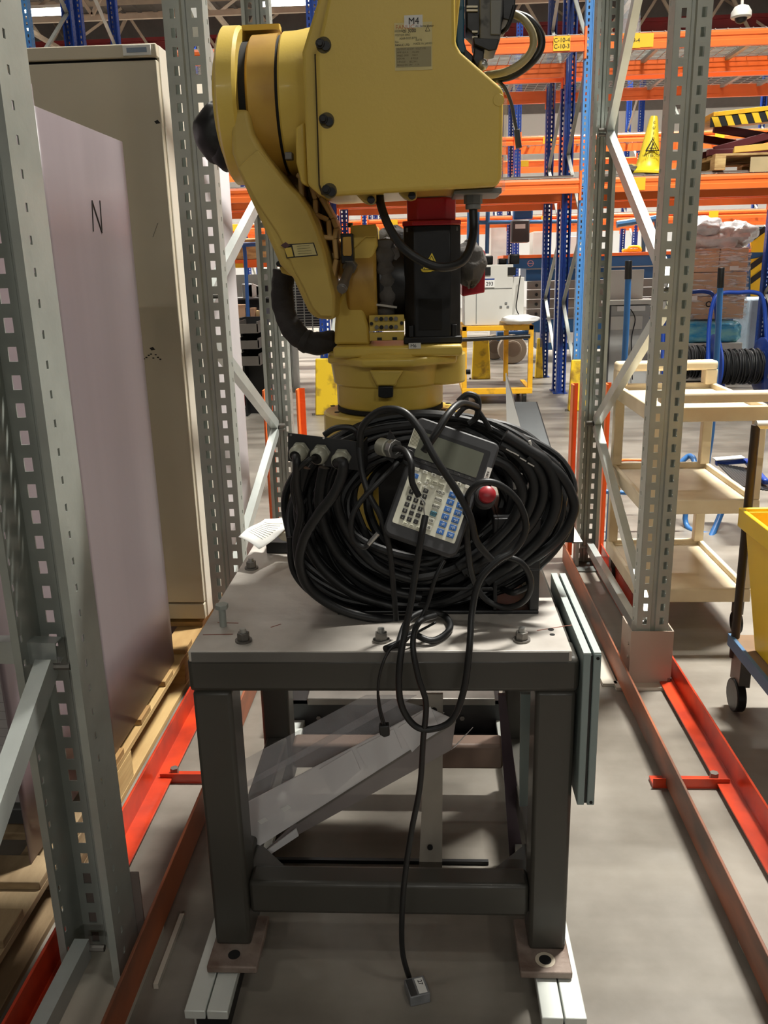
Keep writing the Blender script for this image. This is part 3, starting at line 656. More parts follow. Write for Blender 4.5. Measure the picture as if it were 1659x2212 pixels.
for px, py in ((802, 432), (890, 423)):
    rp(MB().pxp([(px-40, py-18), (px+8, py-20), (px+10, py+4), (px-4, py+9), (px-18, py+4)], 1.75, 1.80), 'casting_lug', YELW, .004)
    c = at(px, py, 1.75); MB().cyl(c, c+Vector((0, -.008, 0)), .0075, n=12).obj('cover_bolt', BLK, RB, bev=.001)
c = at(1077, 216, BY0); MB().cyl(c+Vector((0, .001, 0)), c+Vector((0, -.0012, 0)), .0105, n=24).obj('plug_boss', YEL, RB, bev=.0006)
# labels on the cover
c = at(893, 46, BY0-.0012); MB().box(c.x-.0165, c.x+.0165, c.y, c.y+.001, c.z-.010, c.z+.010).obj('sticker', WHT, RB, smooth=False)
text('M4', .0155, XZ((c.x+.0005, c.y-.0003, c.z)), INK, RB)
c = at(893, 99, BY0-.0008); MB().box(c.x-.034, c.x+.034, c.y, c.y+.0007, c.z-.040, c.z+.038).obj('rating_plate', LBL, RB, smooth=False)
yy = c.y-.0003
def ptx(s_, sz, x, z, mt=INKG, al='LEFT', sx=1): text(s_, sz, XZ((c.x+x, yy, c.z+z)), mt, RB, align=al, sx=sx, ext=.0002)
ptx('FANUC', .0098, -.032, .0305, INKR, sx=1.05); ptx('AC Servo Motor', .0048, .004, .0315, INK)
ptx('MODEL', .0046, -.033, .0245, INKG); ptx('αi 3000', .0085, -.019, .0245, INK, sx=.9)
ptx('MOTOR SPEC', .0046, -.033, .018); ptx('A06B-0227-B775', .0046, -.025, .0125); ptx('No.', .0046, -.033, .007); ptx('DATE', .0046, .004, .009)
ptx('FANUC LTD', .0048, -.033, .0018, INK); ptx('MADE IN JAPAN', .0048, .0, .003, INKG)
MB().box(c.x-.032, c.x+.032, yy, yy+.0004, c.z-.0345, c.z-.002).obj('plate_table', mat('plate_grey', (150, 140, 100), .5), RB, smooth=False)
for k in range(6): ptx(('OUTPUT 4.0 kW   VOLT 170', 'AMP 18.4 A      Hz 200', 'SPEED 3000      INS F', 'COS 98          8 POLE', '3 PHASE      IEC 34-1', 'BRAKE DC 24V    1.1A')[k], .0042, -.030, -.0050-k*.0052, mat('ink_brown', (104, 92, 56), .6))
a = Vector((c.x+.026, yy, c.z+.026)); MB().tube([a+Vector((-.004, 0, -.003)), a+Vector((0, 0, .005)), a+Vector((.004, 0, -.003)), a+Vector((-.004, 0, -.003))], .0005, 5).obj('triangle_mark', INK, RB)
# clear box and grey junction box at the right end of the cover
rp(MB().pxp([(980, 411), (1084, 404), (1084, 417), (980, 419)], 1.75, 1.90), 'junction_box', GREY, .002)
rp(MB().pxp([(1089, 212), (1096, 212), (1091, 412), (1084, 412)], 1.76, 1.93), 'clear_cover', CLEAR, .001)
c = at(1022, 436, 1.80); rp(MB().cyl(c+Vector((0, 0, .014)), c+Vector((0, 0, -.004)), .0185, n=8).cyl(c+Vector((0, 0, -.004)), c+Vector((0, 0, -.014)), .015, n=20), 'cable_gland', GREY, .001)
# cable loop from the cover to the gland
pth = [at(820, 415, 1.80), at(822, 440, 1.78), at(838, 485, 1.74), at(866, 530, 1.71), at(905, 560, 1.70), at(950, 577, 1.70), at(990, 570, 1.72), at(1012, 545, 1.75), at(1023, 500, 1.79), at(1022, 452, 1.80)]
rp(MB().tube(catmull(pth, 8), .0085, 12), 'motor_cable', RUB, 0)
# vertical base motor
mx0, mx1 = at(873, 600, 1.90).x, at(995, 600, 1.90).x
z0_, z1_ = 1.257, at(900, 488, 1.90).z; my0, my1 = 1.885, 2.0
ch = .022
def octo(x0, x1, y0, y1, z, c_): return [(x0+c_, y0, z), (x1-c_, y0, z), (x1, y0+c_, z), (x1, y1-c_, z), (x1-c_, y1, z), (x0+c_, y1, z), (x0, y1-c_, z), (x0, y0+c_, z)]
rp(MB().ext(octo(mx0, mx1, my0, my1, z0_, ch), (0, 0, z1_-z0_)), 'motor_body', BLK, .002)
for x in (mx0+ch*.4, mx1-ch*.4-.01): rp(MB().box(x, x+.01, my0-.001, my0+.02, z0_+.001, z0_+.04), 'motor_fin', BLK, .001)
rp(MB().box(mx0-.003, mx1+.003, my0-.004, my1+.004, z0_, z0_+.016), 'motor_flange', BLK, .003)
rp(MB().box(mx0+.03, mx0+.08, my0-.003, my0, z0_+.03, z0_+.095), 'motor_pocket', DRK, 0)
for x in (mx0+.006, mx1-.010): MB().box(x, x+.004, my0-.003, my0+.001, z1_-.012, z1_-.004).obj('screw_slot', STLD, RB, smooth=False)
rp(MB().ext(octo(mx0-.002, mx1+.001, my0-.003, my1+.003, z1_, ch), (0, 0, .010)), 'cap_flange', RED, .002)
rp(MB().ext(octo(mx0+.008, mx1-.010, my0+.006, my1-.006, z1_+.010, ch), (0, 0, at(900, 428, 1.90).z-z1_-.010)), 'motor_cap', RED, .003)
# hot surface mark on the motor
a, b_, d_ = at(933, 546, 1.8835), at(910, 586, 1.8835), at(951, 585, 1.8835)
MB().ext([a, b_, d_], (0, .001, 0)).obj('warning_triangle', mat('mark_yellow', (236, 210, 66), .5), RB, smooth=False)
ce = (a+b_+d_)/3
MB().ext([ce+(p-ce)*.80+Vector((0, -.0006, 0)) for p in (a, b_, d_)], (0, .0004, 0)).obj('warning_inner', BLK, RB, smooth=False)
MB().ext([ce+(p-ce)*.70+Vector((0, -.0012, 0)) for p in (a, b_, d_)], (0, .0004, 0)).obj('warning_field', MATS['mark_yellow'], RB, smooth=False)
for k in (-1, 0, 1):
    q = ce+Vector((k*.0045, -.0016, -.002)); MB().tube(catmull([q+Vector((-.001, 0, -.006)), q+Vector((.0012, 0, -.002)), q+Vector((-.0012, 0, .002)), q+Vector((.001, 0, .006))], 4), .0006, 5).obj('heat_wave', INK, RB)
MB().tube(catmull([at(910, 581, 1.882), at(913, 586, 1.882), at(920, 587, 1.882), at(932, 586, 1.882)], 4), .0012, 6).obj('warning_edge', MATS['mark_yellow'], RB)
# right side motor with red cap and grey fabric cover
rp(MB().pxp([(998, 540), (1046, 540), (1049, 548), (1047, 632), (1002, 640), (998, 640)], 2.0, 2.1), 'side_motor_cap', RED, .003)
rp(MB().grid(bag(at(1015, 570, 1.98), .035, .05, .048, 3, .07), 26, 18), 'motor_sleeve', FABG, 0)
rp(MB().grid(bag(at(845, 580, 1.97), .036, .05, .065, 5, .07), 26, 18), 'cable_sleeve', FABG, 0)
rp(MB().grid(bag(at(850, 540, 2.02), .05, .05, .05, 8, .06), 26, 18), 'cable_sleeve', FAB, 0)
pth = [at(830, 520, 1.93), at(832, 575, 1.92), at(838, 625, 1.92), at(830, 690, 1.93)]
rp(MB().tube(catmull(pth, 8), .019, 12, rf=lambda t: 1+.18*math.sin(t*37)), 'cable_sleeve', FABG, 0)
rp(MB().tube(catmull([at(812, 658, 1.90), at(830, 660, 1.895), at(857, 664, 1.90)], 4), .0025, 6), 'cable_tie', WHT, 0)
# connector plate beside the motor
px0, px1 = at(798, 700, 1.90), at(873, 700, 1.90)
zt, zm, zb = at(830, 680, 1.90).z, at(830, 716, 1.90).z, at(830, 735, 1.90).z
rp(MB().box(px0.x, px1.x, 1.895, 1.905, zm+.001, zt), 'connector_plate', YEL, .001)
rp(MB().box(px0.x, px1.x, 1.890, 1.905, zb, zm-.001), 'connector_plate', YEL, .001)
for r, z in ((0, at(830, 689, 1.89).z), (1, at(830, 707, 1.89).z)):
    for k in range(5):
        x = px0.x+.016+k*.0105; MB().cyl((x, 1.896, z), (x, 1.888, z), .0045, n=10).obj('connector_pin', BLK if k % 2 else STLD, RB)
for x in (px0.x+.005, px1.x-.005): MB().cyl((x, 1.896, (zt+zm)/2), (x, 1.889, (zt+zm)/2), .004, n=6).obj('plate_bolt', BLK, RB)
for x in (px0.x+.022, px0.x+.055): MB().box(x-.005, x+.005, 1.886, 1.891, zb+.001, zb+.007).obj('plate_bolt', BLK, RB)
# horizontal tube, framed block and steel pin in front of the turret
rp(MB().cyl(at(690, 560, 1.97), at(745, 560, 1.97), .042, n=32), 'pivot_housing', YELD, .003)
rp(MB().pxp([(735, 504), (762, 504), (764, 568), (737, 570)], 1.865, 1.93), 'stop_block', BLK, .002)
rp(MB().pxp([(740, 512), (758, 511), (760, 548), (758, 553), (742, 553), (740, 548)], 1.862, 1.866), 'stop_face', YELD, .0015)
pa, pb = at(757, 572, 1.88), at(738, 626, 1.78)
d_ = (pb-pa).normalized()
rp(MB().cyl(pa, pa+d_*.012, .016, n=6), 'pin_nut', STLD, .001)
rp(MB().cyl(pa+d_*.01, pb, .0095, n=20).cyl(pb-d_*.03, pb-d_*.004, .011, n=20), 'steel_pin', STLD, .0015)
# small clamp and black corrugated sleeve on the left
rp(MB().pxp([(606, 556), (612, 572), (640, 590), (660, 604), (640, 600), (608, 590), (602, 574)], 1.92, 1.97), 'hose_clamp', YEL, .003)
MB().cyl(at(608, 572, 1.93), at(602, 570, 1.90), .006, n=8).obj('clamp_bolt', BLK, RB)
pth = [at(615, 585, 1.95), at(610, 620, 1.95), at(612, 660, 1.95), at(625, 700, 1.94), at(650, 730, 1.93), at(682, 742, 1.93), at(722, 736, 1.95)]
hp = catmull(pth, 14)
rp(MB().tube(hp, .025, 16, rf=lambda t: 1+.025*math.sin(t*61)+.035*math.sin(t*23+1)+(.09 if .70 < t < .76 else 0)), 'hose_sleeve', FAB, 0)
# wrist valve block and hoses at the top right
GT = thing('gripper_valve_block', 'black and blue pneumatic valve block on the wrist behind the robot cover', 'valve block', at(1045, 60, 1.86))
def gp(mb, name, mt, bev=.002): return mb.obj(name, mt, GT, bev=bev)
gp(MB().pxp([(985, -60), (1003, -60), (1003, 90), (1012, 120), (990, 112), (985, 90)], 1.80, 1.90), 'blue_body', mat('valve_blue', (36, 88, 116), .4), .003)
gp(MB().pxp([(1008, -40), (1040, -40), (1040, 70), (1030, 82), (1008, 60)], 1.80, 1.88), 'valve_stack', BLK)
gp(MB().pxp([(1036, -40), (1088, -40), (1086, 40), (1080, 88), (1036, 84)], 1.79, 1.87), 'valve_body', mat('valve_grey', (92, 92, 90), .45, 0, .5, 30, c2=(40, 40, 40), lo=.45, hi=.55))
gp(MB().pxp([(1060, 0), (1084, 0), (1080, 74), (1060, 74)], 1.785, 1.79), 'valve_plate', GREY, .001)
gp(MB().pxp([(1084, -40), (1116, -40), (1112, 30), (1104, 46), (1086, 40)], 1.79, 1.87), 'coupling', BLK)
gp(MB().pxp([(1022, 80), (1080, 82), (1072, 108), (1056, 110), (1024, 96)], 1.79, 1.86), 'lower_block', BLK)
gp(MB().pxp([(1026, 92), (1046, 98), (1044, 150), (1034, 152), (1022, 128)], 1.80, 1.85), 'bracket', BLK)
gp(MB().pxp([(1000, 100), (1022, 120), (1020, 140), (1002, 122)], 1.80, 1.86), 'knuckle', BLK)
for k, py in enumerate((12, 20, 66, 78)): gp(MB().pxp([(1008+(0 if k < 2 else 12), py), (1032, py), (1032, py+4), (1008+(0 if k < 2 else 12), py+4)], 1.795, 1.80), 'valve_slot', WHT, 0)
c = at(1043, 140, 1.80); gp(MB().grid(lambda u, v: (c.x+.010*math.cos(u*6.2832)*math.sin(v*3.1416), c.y+.010*math.sin(u*6.2832)*math.sin(v*3.1416), c.z+.010*math.cos(v*3.1416)), 16, 10), 'ball_joint', STEEL, 0)
gp(MB().tube(catmull([at(1084, 70, 1.80), at(1095, 60, 1.79), at(1104, 40, 1.79), at(1112, 12, 1.79)], 5), .004, 8), 'link', BLK, 0)
gp(MB().tube(catmull([at(988, -15, 1.79), at(978, 5, 1.78), at(1000, -10, 1.77)], 5), .003, 8), 'pale_tube', WHT, 0)
def cable(name, label, pts, r, mt=RUB, k=8, n=10, cat='cable', group=None):
    return tag(MB().tube(catmull(pts, k), r, n).obj(name, mt), label, cat, group)
cable('air_hose', 'beige air hose curving from the valve block behind the cover', [at(1105, 28, 1.83), at(1130, 42, 1.82), at(1150, 72, 1.82), at(1150, 105, 1.82), at(1128, 135, 1.82), at(1092, 155, 1.83), at(1048, 163, 1.86)], .0072, HOSEB, cat='hose')
cable('air_hose', 'black air hose outside the beige hose, curving behind the cover', [at(1110, 30, 1.86), at(1142, 42, 1.85), at(1166, 72, 1.85), at(1168, 104, 1.85), at(1146, 136, 1.85), at(1104, 164, 1.86), at(1056, 172, 1.88)], .0078, BLK, cat='hose')
t = cable('sensor_cable', 'thin grey sensor cable with plug dangling beside the robot cover', [at(1072, 172, 1.87), at(1090, 190, 1.86), at(1104, 222, 1.86), at(1112, 262, 1.86), at(1116, 282, 1.86)], .0035, GRYD)
MB().cyl(at(1116, 280, 1.86), at(1121, 320, 1.86), .0062, n=12).obj('plug', GRYD, t, bev=.001)

# ------------------------------------------------------------------ black stand that carries the cables
BS = thing('black_stand', 'black steel stand on the table behind the coiled cables', 'stand', gz(950, 1335, TZ))
def bp_(mb, name, mt=BLKM, bev=.002): return mb.obj(name, mt, BS, bev=bev, smooth=False)
sx0, sx1 = -.185, .219
bp_(MB().box(sx0, sx1, 1.60, 1.78, TZ, TZ+.008), 'base_plate')
bp_(MB().box(.135, sx1, 1.60, 1.78, TZ+.095, TZ+.20), 'right_box')
bp_(MB().box(.20, sx1, 1.60, 1.78, TZ+.008, TZ+.095), 'right_post')
bp_(MB().box(.128, .136, 1.60, 1.78, TZ+.008, TZ+.20), 'inner_post')
bp_(MB().box(-.105, .135, 1.765, 1.773, TZ+.008, TZ+.34), 'back_plate')
bp_(MB().box(-.06, .128, 1.60, 1.765, TZ+.05, TZ+.058), 'shelf')
# tilted grey tray running back from the stand
TR = thing('metal_tray', 'long grey steel channel tilted up behind the cable coil, right of the robot', 'metal tray', at(1200, 1150, 1.76))
n0, n1, f0, f1 = at(1171, 1126, 1.74), at(1238, 1128, 1.74), at(1111, 868, 2.42), at(1158, 868, 2.42)
MB().ext([n0, n1, f1, f0], (0, 0, -.004)).obj('top_face', mat('tray_grey', (104, 108, 110), .5, .2, .2, 6), TR, smooth=False)
MB().ext([n0, n1, n1-Vector((0, 0, .045)), n0-Vector((0, 0, .045))], (0, .004, 0)).obj('end_face', BLKM, TR, smooth=False)
MB().ext([n1, f1, f1-Vector((0, 0, .045)), n1-Vector((0, 0, .045))], (.003, 0, 0)).obj('side_face', BLKM, TR, smooth=False)
MB().ext([n1-Vector((0, 0, .044)), n1+Vector((.022, 0, -.044)), n1+Vector((.003, .10, -.01))], (0, 0, -.003)).obj('lip', STLD, TR, smooth=False)
MB().ext([at(1092, 806, 2.42), at(1110, 868, 2.42), at(1146, 1000, 2.08), at(1096, 1000, 2.08)], (.003, 0, 0)).obj('side_blade', mat('blade_grey', (128, 126, 120), .6, 0, .1), TR, smooth=False)

# ------------------------------------------------------------------ coil of cables
CO = thing('cable_coil', 'large tangled coil of thick black cables piled in front of the robot base', 'cable coil', gz(925, 1340, TZ))
rn = random.Random(11)
def clampz(p, r): 
    if p.z < TZ+r+.01: p.z = TZ+r+.01
    return p
for k in range(52):
    f = .34*k/19 if k < 19 else .60+.40*(k-19)/32
    rx = 180+120*f+rn.uniform(-14, 14); ry = 122+92*f+rn.uniform(-12, 12)
    if k % 4 == 0: rx -= 30; ry += 10
    cx_ = 934+rn.uniform(-14, 14)-6*f; cy_ = 1096+22*f+rn.uniform(-10, 12)
    Yc = 1.70-.02*f+rn.uniform(-.035, .035); ph = rn.uniform(0, 6.28); tl = rn.uniform(-.10, .12)
    r = rn.choice((.0055, .0065, .0075, .0085, .0100)); a1 = rn.uniform(.02, .075); a2 = rn.uniform(0, 6.28)
    pts = []
    for j in range(16):
        a = 2*math.pi*j/16+ph
        q = 1+a1*math.sin(3*a+a2)+.02*math.sin(5*a+a2*2)
        dxp, dyp = rx*q*math.cos(a), ry*q*math.sin(a)
        xx = cx_+dxp*math.cos(tl)-dyp*math.sin(tl); yv = cy_+dxp*math.sin(tl)+dyp*math.cos(tl)
        sn = max(0, math.sin(a)*q); xx = 930+(xx-930)*(1-(.40 if xx > 930 else .12)*sn)-30*sn*f
        Y = Yc-.05*math.sin(a)+.015*math.sin(2*a+a2)
        pts.append(clampz(at(xx, min(yv, 1346), Y), r))
    MB().tube(catmull(pts, 5, True), r, 8, closed=True).obj('cable_loop', RUB, CO)
# thick right hand bights
for pts, r in (([(1090, 940), (1140, 972), (1180, 1000), (1200, 1050), (1198, 1105), (1165, 1165), (1110, 1215), (1050, 1255)], .0115),
               ([(1130, 965), (1205, 1020), (1236, 1070), (1238, 1110), (1205, 1165), (1140, 1215), (1070, 1258)], .0095),
               ([(1080, 960), (1120, 985), (1150, 1030), (1150, 1080), (1120, 1140), (1060, 1200), (1000, 1235)], .0105),
               ([(1060, 990), (1100, 1010), (1128, 1060), (1110, 1120), (1060, 1175), (990, 1225)], .011),
               ([(1140, 985), (1170, 1030), (1172, 1080), (1140, 1140), (1080, 1195), (1010, 1240)], .0100),
               ([(660, 1010), (645, 1070), (650, 1140), (690, 1220), (760, 1280), (850, 1310)], .010),
               ([(700, 1010), (690, 1080), (705, 1150), (750, 1220), (830, 1270), (910, 1290)], .011),
               ([(735, 1030), (728, 1090), (760, 1165), (820, 1225), (900, 1255)], .010),
               ([(625, 1160), (632, 1230), (665, 1275), (700, 1290)], .006)):
    MB().tube(catmull([at(x, y, 1.60+.0001*i) for i, (x, y) in enumerate(pts)], 7), r, 10).obj('cable_bight', RUB, CO)
# small loops at the top and loose tags with plugs
for pts, r in (([(990, 868), (1010, 852), (1032, 862), (1030, 900), (1012, 915)], .006), ([(985, 900), (1005, 880), (1025, 880), (1045, 905), (1060, 930)], .005),
               ([(700, 940), (725, 925), (760, 925), (775, 945), (785, 975)], .006), ([(1100, 945), (1118, 950), (1130, 980), (1124, 1015)], .005)):
    MB().tube(catmull([at(x, y, 1.66) for x, y in pts], 7), r, 8).obj('cable_bight', RUB, CO)
for i in range(14):
    x = 1100+rn.uniform(0, 45); y = 950+rn.uniform(0, 95)
    p = at(x, y, 1.60); q = at(x+rn.uniform(-14, 14), y+rn.uniform(10, 30), 1.60)
    MB().cyl(p, q, rn.uniform(.002, .0045), n=8).obj('plug', [YPNT, WHT, GRYD, STEEL][i % 4] if i % 2 else BLK, CO)
for i, (x, y) in enumerate(((1100, 973), (1114, 980), (1130, 992), (1147, 1003))):
    c = at(x, y, 1.585); MB().bar(c+Vector((-.006, 0, .003)), c+Vector((.006, 0, -.004)), .0022).obj('cable_tie', WHT, CO)

# connector bracket with three glands
CB = thing('gland_bracket', 'black plate with three grey cable glands at the coil\'s upper left', 'connector plate', at(700, 980, 1.56))
P = [at(622, 935, 1.545), at(783, 955, 1.53), at(784, 1018, 1.53), at(622, 996, 1.545)]
MB().ext(P, (0, .003, 0)).obj('plate', mat('bracket_black', (42, 42, 44), .5), CB, bev=.0008, smooth=False)
MB().ext([P[1], P[2], P[2]+Vector((.004, .05, 0)), P[1]+Vector((.004, .05, 0))], (.002, 0, 0)).obj('side_flange', BLKM, CB, smooth=False)
GLN = mat('gland_grey', (176, 176, 160), .4, .3, .15, 12)
def gland(px, py, Y, mbp, s=1.0):
    c = at(px, py, Y); d = Vector((-.25, -.9, -.22)).normalized()
    a = MB().cyl(c+d*.002, c+d*.013, .0175*s, n=6).obj('gland', GLN, mbp, bev=.0015)
    MB().lathe(c+d*.013, c+d*.1, [(0, .0155*s), (.010, .0160*s), (.017, .0130*s), (.019, .010*s)], 20).obj('dome_nut', GLN, a)
    MB().cyl(c+d*.030, c+d*.0328, .0105*s, n=16).obj('seal', DRK if px != 693 else mat('seal_green', (64, 72, 52), .6), a)
    return c, d
gl = [gland(652, 970, 1.543, CB), gland(697, 975, 1.54, CB), gland(742, 985, 1.535, CB)]
for x, y in ((628, 940), (628, 990), (699, 946), (699, 1004), (778, 960)):
    c = at(x, y, 1.537); MB().cyl(c, c+Vector((0, .002, 0)), .0022, n=8).obj('screw_hole', WHT if x == 699 and y < 960 else GREY, CB)
G1 = thing('single_gland', 'grey cable gland on a black diamond plate beside the teach pendant', 'cable gland', at(838, 968, 1.54))
MB().ext([at(842, 928, 1.545), at(866, 965, 1.54), at(848, 1000, 1.54), at(822, 980, 1.55)], (0, .003, 0)).obj('plate', MATS['bracket_black'], G1, smooth=False)
c = at(845, 969, 1.54); d_ = Vector((.7, -.7, 0)).normalized()
MB().cyl(c, c+d_*.012, .018, n=8, inner=.009).obj('lock_nut', STEEL, G1, bev=.001)
MB().cyl(c-d_*.03, c-d_*.006, .0165, n=20).obj('gland_body', GLN, G1, bev=.002)
cable('gland_cable', 'thick black cable drooping from the right gland of the black plate', [gl[2][0]+gl[2][1]*.03, at(741, 1000, 1.49), at(738, 1030, 1.49), at(720, 1070, 1.49), at(685, 1115, 1.50), at(657, 1165, 1.51), at(648, 1220, 1.53), at(672, 1275, 1.55), at(740, 1318, 1.56), at(830, 1338, 1.57), at(920, 1338, 1.60)], .0098)
cable('gland_cable', 'medium black cable drooping from the left gland of the black plate', [gl[0][0]+gl[0][1]*.03, at(641, 1000, 1.50), at(641, 1050, 1.51), at(650, 1110, 1.53), at(640, 1170, 1.55), at(650, 1230, 1.57), at(690, 1285, 1.60), at(770, 1320, 1.62), at(850, 1330, 1.64)], .0078)
cable('gland_cable', 'thin black cable from the middle gland of the black plate', [gl[1][0]+gl[1][1]*.03, at(668, 993, 1.49), at(642, 1018, 1.50), at(632, 1050, 1.51), at(638, 1090, 1.53), at(655, 1130, 1.56)], .0045)

# ------------------------------------------------------------------ teach pendant
po = at(948, 1052, 1.50)
u_ = (at(1040, 1083, 1.495)-at(860, 1020, 1.505)).normalized()
v_ = (at(978, 935, 1.575)-at(898, 1165, 1.475)).normalized()
PT = frame_at(po, u_, v_)
PD = thing('teach_pendant', 'dark grey teach pendant with screen and keypad resting on the cable coil', 'teach pendant', po)
def pl(s_=0): return MB(PT)
PWd, PHt = .071, .113
def rbox(hw, ht, z0, z1, cw=.012, cx0=0, cy0=0):
    pts = []
    for sx_, sy_, a0 in ((1, -1, -90), (1, 1, 0), (-1, 1, 90), (-1, -1, 180)):
        for j in range(5):
            a = math.radians(a0+j*22.5); pts.append((cx0+sx_*(hw-cw)+cw*math.cos(a), cy0+sy_*(ht-cw)+cw*math.sin(a), z0))
    return MB(PT).ext(pts, PT.to_3x3() @ Vector((0, 0, z1-z0))) if False else pts
def slab(hw, ht, z0, z1, name, mt, cx0=0, cy0=0, cw=.012, bev=.002, par=None):
    pts = [PT @ Vector(p) for p in rbox(hw, ht, z0, z1, cw, cx0, cy0)]
    return MB().ext(pts, PT.to_3x3() @ Vector((0, 0, z1-z0))).obj(name, mt, par or PD, bev=bev)
PBK = mat('pendant_case', (52, 52, 54), .5, 0, .1, 8, .03)
slab(.070, .072, -.022, .002, 'lower_case', PBK, cy0=-.042, cw=.016, bev=.004)
slab(.080, .048, -.022, .004, 'screen_case', PBK, cx0=.002, cy0=.066, cw=.012, bev=.004)
slab(.071, .032, .0042, .0046, 'screen_bezel', mat('bezel_black', (30, 30, 32), .35), cx0=-.002, cy0=.062, cw=.004, bev=0)
slab(.060, .0245, .0048, .0052, 'screen', LCD, cx0=-.002, cy0=.062, cw=.002, bev=0)
slab(.059, .056, .0022, .0030, 'keypad_panel', KPAD, cy0=-.034, cw=.003, bev=0)
for k in range(5):
    o = slab(.0098, .0028, .0048, .0054, 'softkey_label', KBLK, cx0=-.036+k*.0208, cy0=.0325, cw=.001, bev=0)
    text('F%d' % (k+1), .004, PT @ Matrix.Translation((-.036+k*.0208, .0325, .0058)), GREY, PD)
def key(x, y, w, h, mt, s_=None, ink=None, cw=.0012):
    slab(w, h, .003, .0056, 'key', mt, cx0=x, cy0=y, cw=cw, bev=.0004)
    if s_: text(s_, min(h*1.35, .006), PT @ Matrix.Translation((x, y, .0058)), ink or KWHT, PD)
for k, s_ in enumerate(('PREV', 'F1', 'F2', 'F3', 'F4', 'F5', 'NEXT')):
    key(-.048+k*.016, .0165, .0045, .003, KWHT, s_ if len(s_) < 3 else None, INK)
key(-.047, .004, .0058, .0042, KBLU, 'i')
for k in range(3): key(-.022+k*.0125, .0035, .0052, .003, KPAD, ('SEL', 'EDIT', 'DATA')[k], INKG)
for x, y in ((-.036, -.006), (-.024, -.0015), (-.024, -.0095), (-.012, -.0055)): key(x, y, .0040, .0022, KWHT, '+', INK, .0015)
for r in range(5):
    for k in range(3):
        key(-.044+k*.0125, -.0265-r*.0122, .0042, .0040, KBLK, (('7', '8', '9'), ('4', '5', '6'), ('1', '2', '3'), ('0', '.', '-'), (',', '/', ','))[r][k], KWHT)
key(-.048, -.016, .0048, .0036, KWHT, 'SH', INK); key(-.020, -.0160, .0044, .0036, KBLK, 'IT')
for k, (s_, mt_) in enumerate((('HOLD', KWHT), ('FWD', KWHT), ('BWD', KWHT), ('COO', mat('key_teal', (84, 150, 170), .4)), ('+%', KWHT), ('-%', KWHT))):
    key(.006, -.0105-k*.0135, .0056, .0046, mt_, s_, INK)
for r in range(6):
    for k in range(2):
        key(.028+k*.019, -.0065-r*.0142, .0066, .0050, KBLU, '%sJ%d' % ('-+'[k], r+1), KWHT)
for k in range(3): key(-.036+k*.0125, -.0855, .0046, .0026, KPAD, ('STP', 'RST', 'ENT')[k], INKG)
slab(.0045, .0165, .0042, .0048, 'white_label', WHT, cx0=.076, cy0=.048, cw=.0005, bev=0)
text('M 4', .006, PT @ Matrix.Translation((.076, .052, .0050)) @ Matrix.Rotation(1.57, 4, 'Z'), INK, PD)
slab(.0095, .020, .0040, .0048, 'spec_label', KPAD, cx0=-.068, cy0=.072, cw=.0005, bev=0)
for k in range(7): slab(.0007, .016, .0049, .0050, 'print_line', INKG, cx0=-.075+k*.0023, cy0=.072, cw=.0002, bev=0)
kc = PT @ Vector((-.070, .035, 0)); kn = PT.to_3x3() @ Vector((0, 0, 1))
MB().cyl(kc, kc+kn*.016, .011, .009, n=20).obj('selector_knob', BLK, PD, bev=.001)
ec = PT @ Vector((.085, .010, -.008)); MB().lathe(ec, ec+kn*.1, [(0, .021), (.015, .0195), (.018, .016)], 24).obj('stop_collar', mat('collar_grey', (56, 54, 54), .5), PD)
MB().lathe(ec+kn*.018, ec+kn*.1, [(0, .0135), (.006, .0145), (.012, .0155), (.018, .0150), (.022, .011), (.024, .004)], 28).obj('stop_button', ESTP, PD)

# loose cables in front
cable('pendant_cable', 'black cable arching over the pendant from upper left to lower right', [at(778, 985, 1.53), at(782, 925, 1.51), at(820, 888, 1.50), at(868, 888, 1.48), at(905, 925, 1.465), at(940, 990, 1.45), at(985, 1058, 1.45), at(1015, 1115, 1.455), at(1030, 1170, 1.47), at(1062, 1210, 1.49)], .0066, k=10)
cable('pendant_cable', 'black cable passing over the pendant\'s top left corner', [at(1030, 880, 1.60), at(995, 872, 1.55), at(968, 895, 1.51), at(945, 932, 1.49), at(915, 975, 1.49)], .0068, k=8)
cable('stub_cable', 'short black cable stub hooked from the single gland onto the keypad', [c+d_*.005, at(872, 972, 1.49), at(888, 1000, 1.46), at(890, 1040, 1.455), at(905, 1072, 1.455)], .0058)
for i in range(3):
    cable('bare_wire', ('white', 'grey', 'shiny metal')[i]+' bared wire crossing the keypad between two cable ends', [at(904, 1070, 1.455), at(914+i*2, 1085, 1.45), at(917-i, 1100, 1.45), at(918, 1118, 1.452)], .0008, [WHT, GREY, STEEL][i], cat='wire', group='bared wires on the keypad')
cable('cable_tail', 'black cable hanging from the keypad down to the table, then looping under its edge', [at(919, 1114, 1.452), at(912, 1150, 1.44), at(900, 1220, 1.44), at(888, 1300, 1.43), at(874, 1370, 1.42), at(863, 1440, 1.405), at(865, 1515, 1.40), at(890, 1562, 1.40), at(925, 1576, 1.40), at(975, 1556, 1.40), at(1002, 1490, 1.405), at(1014, 1400, 1.415), at(1020, 1320, 1.44), at(1036, 1255, 1.45), at(1075, 1212, 1.455), at(1112, 1188, 1.46), at(1136, 1140, 1.46), at(1120, 1085, 1.46), at(1080, 1048, 1.455), at(1040, 1042, 1.45), at(1012, 1068, 1.455), at(1006, 1110, 1.47)], .0062, k=10)
